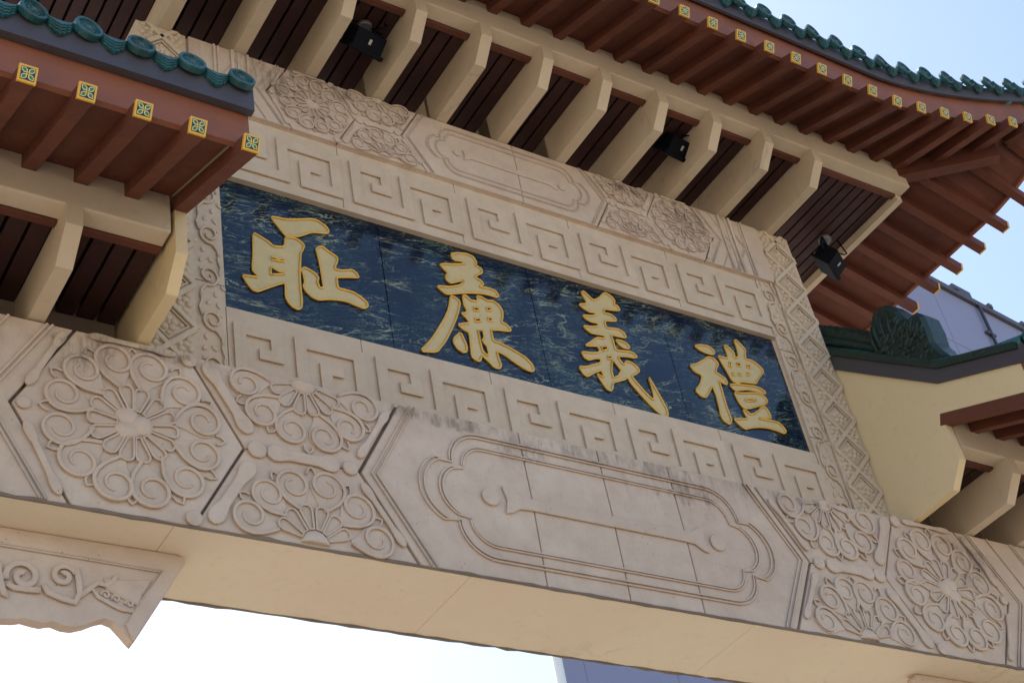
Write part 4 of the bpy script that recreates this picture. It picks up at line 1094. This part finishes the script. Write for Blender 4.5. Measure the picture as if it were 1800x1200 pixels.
    # rafters
    for k in range(12):
        d = GX + 0.030 + 0.2365 * k
        if d > OUT: break
        rafter(rf, (X(d), -0.66, 6.682), (X(d), -1.438, 6.338), True, 0)
        rafter(rf, (X(d), 0.86, 6.682), (X(d), 1.638, 6.338), False, 0)
    for mir in (0, 1):
        f = (lambda y: y) if not mir else (lambda y: 0.2 - y)
        rows = [((X(d), f(-0.60), 6.709 + RH * 1.06), (X(d), f(-1.375), 6.366 + RH * 1.06)) for d in (GX + 0.076, OUT)]
        ob('eave_deck', strip_mesh(rows, 'eave_deck', M['brown'], 0.015), rf)
        sg = -1 if not mir else 1
        pts = sorted([X(GX - 0.004), X(OUT)])
        band([(x, f(-1.386), 6.438, 0, sg) for x in pts], 0.0, 0.25, 0.03, 'fascia_board', M['fascia'], rf)
        pts = sorted([X(GX - 0.016), X(OUT)])
        band([(x, f(-1.430), 6.628, 0, sg) for x in pts], 0.0, 0.140, 0.04, 'flashing', M['flash'], rf)
    # tiles
    for k in range(13):
        d = GX + 0.048 + 0.230 * k
        if d > OUT: break
        ob('tile_disc', DISC, rf, (X(d), -1.440, 6.783), (R(-14), R(random.uniform(0, 60)), 0))
        barrel(rf, [(X(d), y, roof_profile(y) + (0.0 if y < -1.2 else -0.02)) for y in [-1.42, -1.2, -0.95, -0.75, -0.5, -0.25, 0.08]])
        ob('drip_tile', DRIP, rf, (X(d + 0.115), -1.434, 6.766), (R(-12), 0, 0), (1, 1, 0.9))
    m = MB()
    P = [-1.42, -1.1, -0.793, -0.5, -0.26, 0.02, 0.1]
    P = P + [0.2 - y for y in P[::-1]][1:]
    for y in P:
        for d in (GX + 0.06, OUT): m.v.append((X(d), y, roof_profile(y) - 0.05))
    for j in range(len(P) - 1):
        m.f.append([j * 2, j * 2 + 1, j * 2 + 3, j * 2 + 2]); m.m.append(0); m.sm.append(False)
    ob('roof_sheet', m.mesh('roof_sheet', [M['flash']]), rf)
    m = MB(); m.tube([(X(GX + 0.05), 0.1, 8.02), (X(OUT), 0.1, 8.02)], 0.11, 10); ob('ridge_roll', m.mesh('ridge_roll', [M['ridge']]), rf)
    # wall of the side bay under its roof
    u, v = sorted((X(GX + 0.08), X(OUT)))
    m = MB(); m.box(u, v, 0.03, 0.17, 6.2, 7.75); ob('bay_wall', m.mesh('bay_wall', [M['core']]), rf)
    return rf
for s in (-1, 1): side_roof(s)

# ------------------------------------------------------------------ corner braces under the beam, and the pillars
BO = [(-2.069, 5.232), (-2.085, 5.26), (-2.128, 5.27), (-3.45, 5.27), (-3.45, 4.62), (-3.30, 4.70), (-3.15, 4.78), (-3.02, 4.805), (-2.95, 4.84), (-2.866, 4.841), (-2.806, 4.848), (-2.772, 4.858), (-2.727, 4.850), (-2.692, 4.847), (-2.670, 4.855), (-2.648, 4.860), (-2.625, 4.853), (-2.603, 4.847), (-2.562, 4.847), (-2.513, 4.866), (-2.467, 4.892), (-2.43, 4.907), (-2.393, 4.896), (-2.36, 4.862), (-2.318, 4.815), (-2.307, 4.808)]
BF = [(-3.40, 5.185), (-2.883, 5.182), (-2.564, 5.178), (-2.185, 5.170), (-2.312, 4.95)]
def curl(cx, cz, r, a0, turns, sg, n=26):
    return [(cx + sg * r * (1 - 0.8 * i / n) * math.cos(R(a0 + turns * 360 * i / n)), cz + r * (1 - 0.8 * i / n) * math.sin(R(a0 + turns * 360 * i / n))) for i in range(n + 1)]
def brace(s):
    mx_ = lambda p: p if s < 0 else (2 * XC - p[0], p[1])
    ox = -2.75 if s < 0 else 2 * XC + 2.75
    L = lambda p: (mx_(p)[0] - ox, mx_(p)[1] - 5.0)
    m = MB()
    m.prism([L(p) for p in BO], 'y', 0.030, 0.085)
    br = ob('corner_brace', m.mesh('corner_brace', [M['stone']]), gate, (ox, 0, 5.0))
    bevel(br, 0.008, 2)
    br['label'] = 'carved stone corner brace with wavy lower edge under the beam'
    m = MB(); m.rib([L(p) for p in BF], 0.005, 0.010)
    fr = [(-2.069, 5.232), (-2.085, 5.262), (-2.128, 5.268), (-3.45, 5.268), (-3.45, 5.188), (-2.883, 5.187), (-2.564, 5.183), (-2.178, 5.174), (-2.316, 4.94), (-2.345, 4.885), (-2.318, 4.822), (-2.307, 4.814)]
    m.plate([L(p) for p in fr], 0.016, 0.006)
    ob('brace_frame', m.mesh('brace_frame', [M['stone']]), br, (ox, 0.030, 5.0))
    for pts, r in ((curl(-2.784, 5.045, 0.075, 200, -1.35, 1), 0.014), (curl(-2.615, 5.075, 0.055, 160, -1.3, -1), 0.013), (curl(-3.0, 5.02, 0.08, 200, -1.35, 1), 0.015), (curl(-3.2, 5.04, 0.08, 160, -1.3, -1), 0.015),
                   ([(-2.70, 5.02), (-2.68, 4.985), (-2.62, 4.965), (-2.565, 4.955), (-2.545, 5.0), (-2.55, 5.06), (-2.56, 5.12)], 0.014),
                   ([(-2.545, 4.99), (-2.50, 5.035), (-2.47, 5.065), (-2.43, 5.06), (-2.40, 5.085), (-2.385, 5.115)], 0.012),
                   ([(-2.53, 5.01), (-2.49, 5.035), (-2.465, 5.0), (-2.43, 4.985), (-2.40, 4.97), (-2.36, 4.955), (-2.31, 4.955)], 0.010),
                   ([(-2.85, 5.0), (-2.82, 4.985), (-2.76, 4.985), (-2.71, 4.99)], 0.014), ([(-2.89, 5.10), (-2.885, 5.05), (-2.875, 5.0), (-2.86, 4.95), (-2.84, 4.945)], 0.014),
                   (curl(-2.43, 5.018, 0.022, 200, -1.2, 1, 14), 0.006), (curl(-2.385, 5.005, 0.02, 200, -1.2, 1, 14), 0.006), (curl(-2.325, 4.99, 0.02, 200, -1.2, 1, 14), 0.006)):
        m = MB(); m.rib([L(p) for p in pts], r, r * 1.3)
        ob('vine_scroll', m.mesh('vine_scroll', [M['stone']]), br, (ox, 0.030, 5.0))
    lf = [(-2.44, 5.10), (-2.36, 5.10), (-2.28, 5.115), (-2.225, 5.12), (-2.245, 5.08), (-2.27, 5.04), (-2.285, 4.985), (-2.33, 5.0), (-2.38, 5.02), (-2.43, 5.04)]
    m = MB(); m.plate([L(p) for p in lf], 0.012, 0.007); ob('leaf', m.mesh('leaf', [M['stone']]), br, (ox, 0.030, 5.0))
    # pillar beyond it
    m = MB(); m.box(-0.36, 0.36, -0.24, 0.44, 0, ZB - 0.02)
    m.box(-0.46, 0.46, -0.34, 0.54, 0, 0.55)
    pl = ob('pillar', m.mesh('pillar', [M['stone']]), gate, (ox + s * 1.05, 0, 0))
    bevel(pl, 0.02, 2)
for s in (-1, 1): brace(s)

# ------------------------------------------------------------------ floodlights hung under the soffit
def floodlight(x, y, z, zc, yaw, label):
    t = ob('floodlight', None, loc=(x, y, z), rot=(0, 0, R(yaw)))
    tag(t, label, 'floodlight', 'floodlights under the upper soffit')
    def part(name, m, mat, mods=True, parent=None):
        o = bpy.data.objects.new(name, m.mesh(name, [M[mat]])); COL.objects.link(o); o.parent = parent or t
        if mods: bevel(o, 0.006, 2)
        return o
    tilt = R(-32)
    def rot(m):
        m.v = [(a, b * math.cos(tilt) - c * math.sin(tilt), b * math.sin(tilt) + c * math.cos(tilt)) for a, b, c in m.v]; return m
    m = MB(); m.prism([(-0.06, -0.085), (0.055, -0.10), (0.075, -0.02), (0.075, 0.06), (-0.06, 0.085)], 'x', -0.105, 0.105); part('housing', rot(m), 'lampmetal')
    m = MB(); m.box(-0.125, 0.125, 0.05, 0.075, -0.115, -0.095); m.box(-0.125, 0.125, 0.062, 0.082, -0.105, 0.075); part('glass_frame', rot(m), 'lampmetal')
    m = MB(); m.box(-0.016, 0.016, -0.108, -0.099, -0.03, 0.035)
    m.v = [(a, b * 0.2 - 0.045, c * 1.0 - 0.105 - (b + 0.1)) for a, b, c in m.v]
    m = MB(); m.box(-0.009, 0.009, -0.018, 0.016, -0.1015, -0.0985); part('rating_sticker', rot(m), 'white', False)
    m = MB(); m.tube([(-0.135, 0.0, 0.0), (-0.135, 0.0, 0.08), (-0.135, -0.02, 0.115), (0, -0.02, 0.125), (0.135, -0.02, 0.115), (0.135, 0.0, 0.08), (0.135, 0, 0)], 0.012, 6); part('yoke', m, 'lampmetal', False)
    m = MB(); m.tube([(0, -0.02, 0.12), (0, -0.02, zc - z)], 0.018, 8); m.tube([(0, -0.02, zc - z - 0.035), (0, -0.02, zc - z)], 0.05, 12); part('stem', m, 'grey', False)
    m = MB(); m.tube([(0.02, -0.06, 0.05), (0.05, -0.11, 0.02), (0.09, -0.13, 0.05), (0.10, -0.10, zc - z)], 0.006, 6); part('cable', m, 'lampmetal', False)
    return t
floodlight(-0.945, -0.345, 9.0, 9.112, 8, 'leftmost of the three dark floodlights under the upper eaves')
floodlight(1.52, -0.345, 9.07, 9.2, 8, 'middle one of the three dark floodlights under the upper eaves')
floodlight(3.27, 0.04, 8.90, 9.112, 30, 'rightmost of the three dark floodlights, in front of the thin pale beam')

# ------------------------------------------------------------------ tower block behind
tw = ob('office_tower', None, loc=(19.4, 25.0, 0), rot=(0, 0, R(7.7)))
tag(tw, 'plain blue-grey tower block behind the gate', 'building')
def tpart(name, m, mat):
    o = bpy.data.objects.new(name, m.mesh(name, [M[mat]])); COL.objects.link(o); o.parent = tw; return o
H = 48.8
m = MB(); m.add([(0, 0, 0), (62, 0, 0), (62, 30, 0), (31.2, 30, 0), (0, 0, H), (62, 0, H), (62, 30, H), (31.2, 30, H)], [(0, 3, 2, 1), (4, 5, 6, 7), (0, 1, 5, 4), (1, 2, 6, 5), (2, 3, 7, 6), (3, 0, 4, 7)]); tpart('wall', m, 'facade')
m = MB(); m.box(0, 62.2, -0.2, 0.4, H, H + 0.35); tpart('coping', m, 'flash')
for i in range(13):
    m = MB(); m.box(22 + i * 3.1, 22 + i * 3.1 + 0.35, -0.25, 0.1, H + 0.35, H + 0.6); tpart('coping_block', m, 'flash')
m = MB(); m.box(34.6, 36.2, -0.1, 2.0, H + 0.35, H + 0.9); tpart('roof_unit', m, 'flash')
m = MB(); m.tube([(36.4, -0.16, H), (36.4, -0.16, 1)], 0.09, 6)
for k in range(9): m.box(36.0, 36.8, -0.2, 0.0, H - 2 - 4 * k, H - 1.85 - 4 * k)
tpart('downpipe', m, 'flash')
m = MB(); m.tube([(-0.18, -0.15, 0), (-0.18, -0.15, H)], 0.14, 8); tpart('edge_glare_strip', m, 'edge_glare')  # added pale tube: overexposed glare along the tower edge put into its colour
for i in range(16):
    m = MB(); m.box(3.9 * i + 1.0, 3.9 * i + 1.05, -0.015, 0, 0, H); tpart('cladding_joint', m, 'facade')
for i in range(1, 15):
    m = MB(); m.box(0.0, 62, -0.02, 0, i * 3.2 - 0.03, i * 3.2 + 0.03); tpart('floor_band', m, 'facade')
# a few window columns low on the wall, as offices have
wm = MB(); wm.box(0, 1.5, -0.05, 0.03, 0, 1.6); wme = wm.mesh('window', [M['glass']])
for i in range(5):
    for j in range(4):
        o = bpy.data.objects.new('window', wme); COL.objects.link(o); o.parent = tw; o.location = (12 + i * 4.2, 0, 1.2 + j * 3.2)
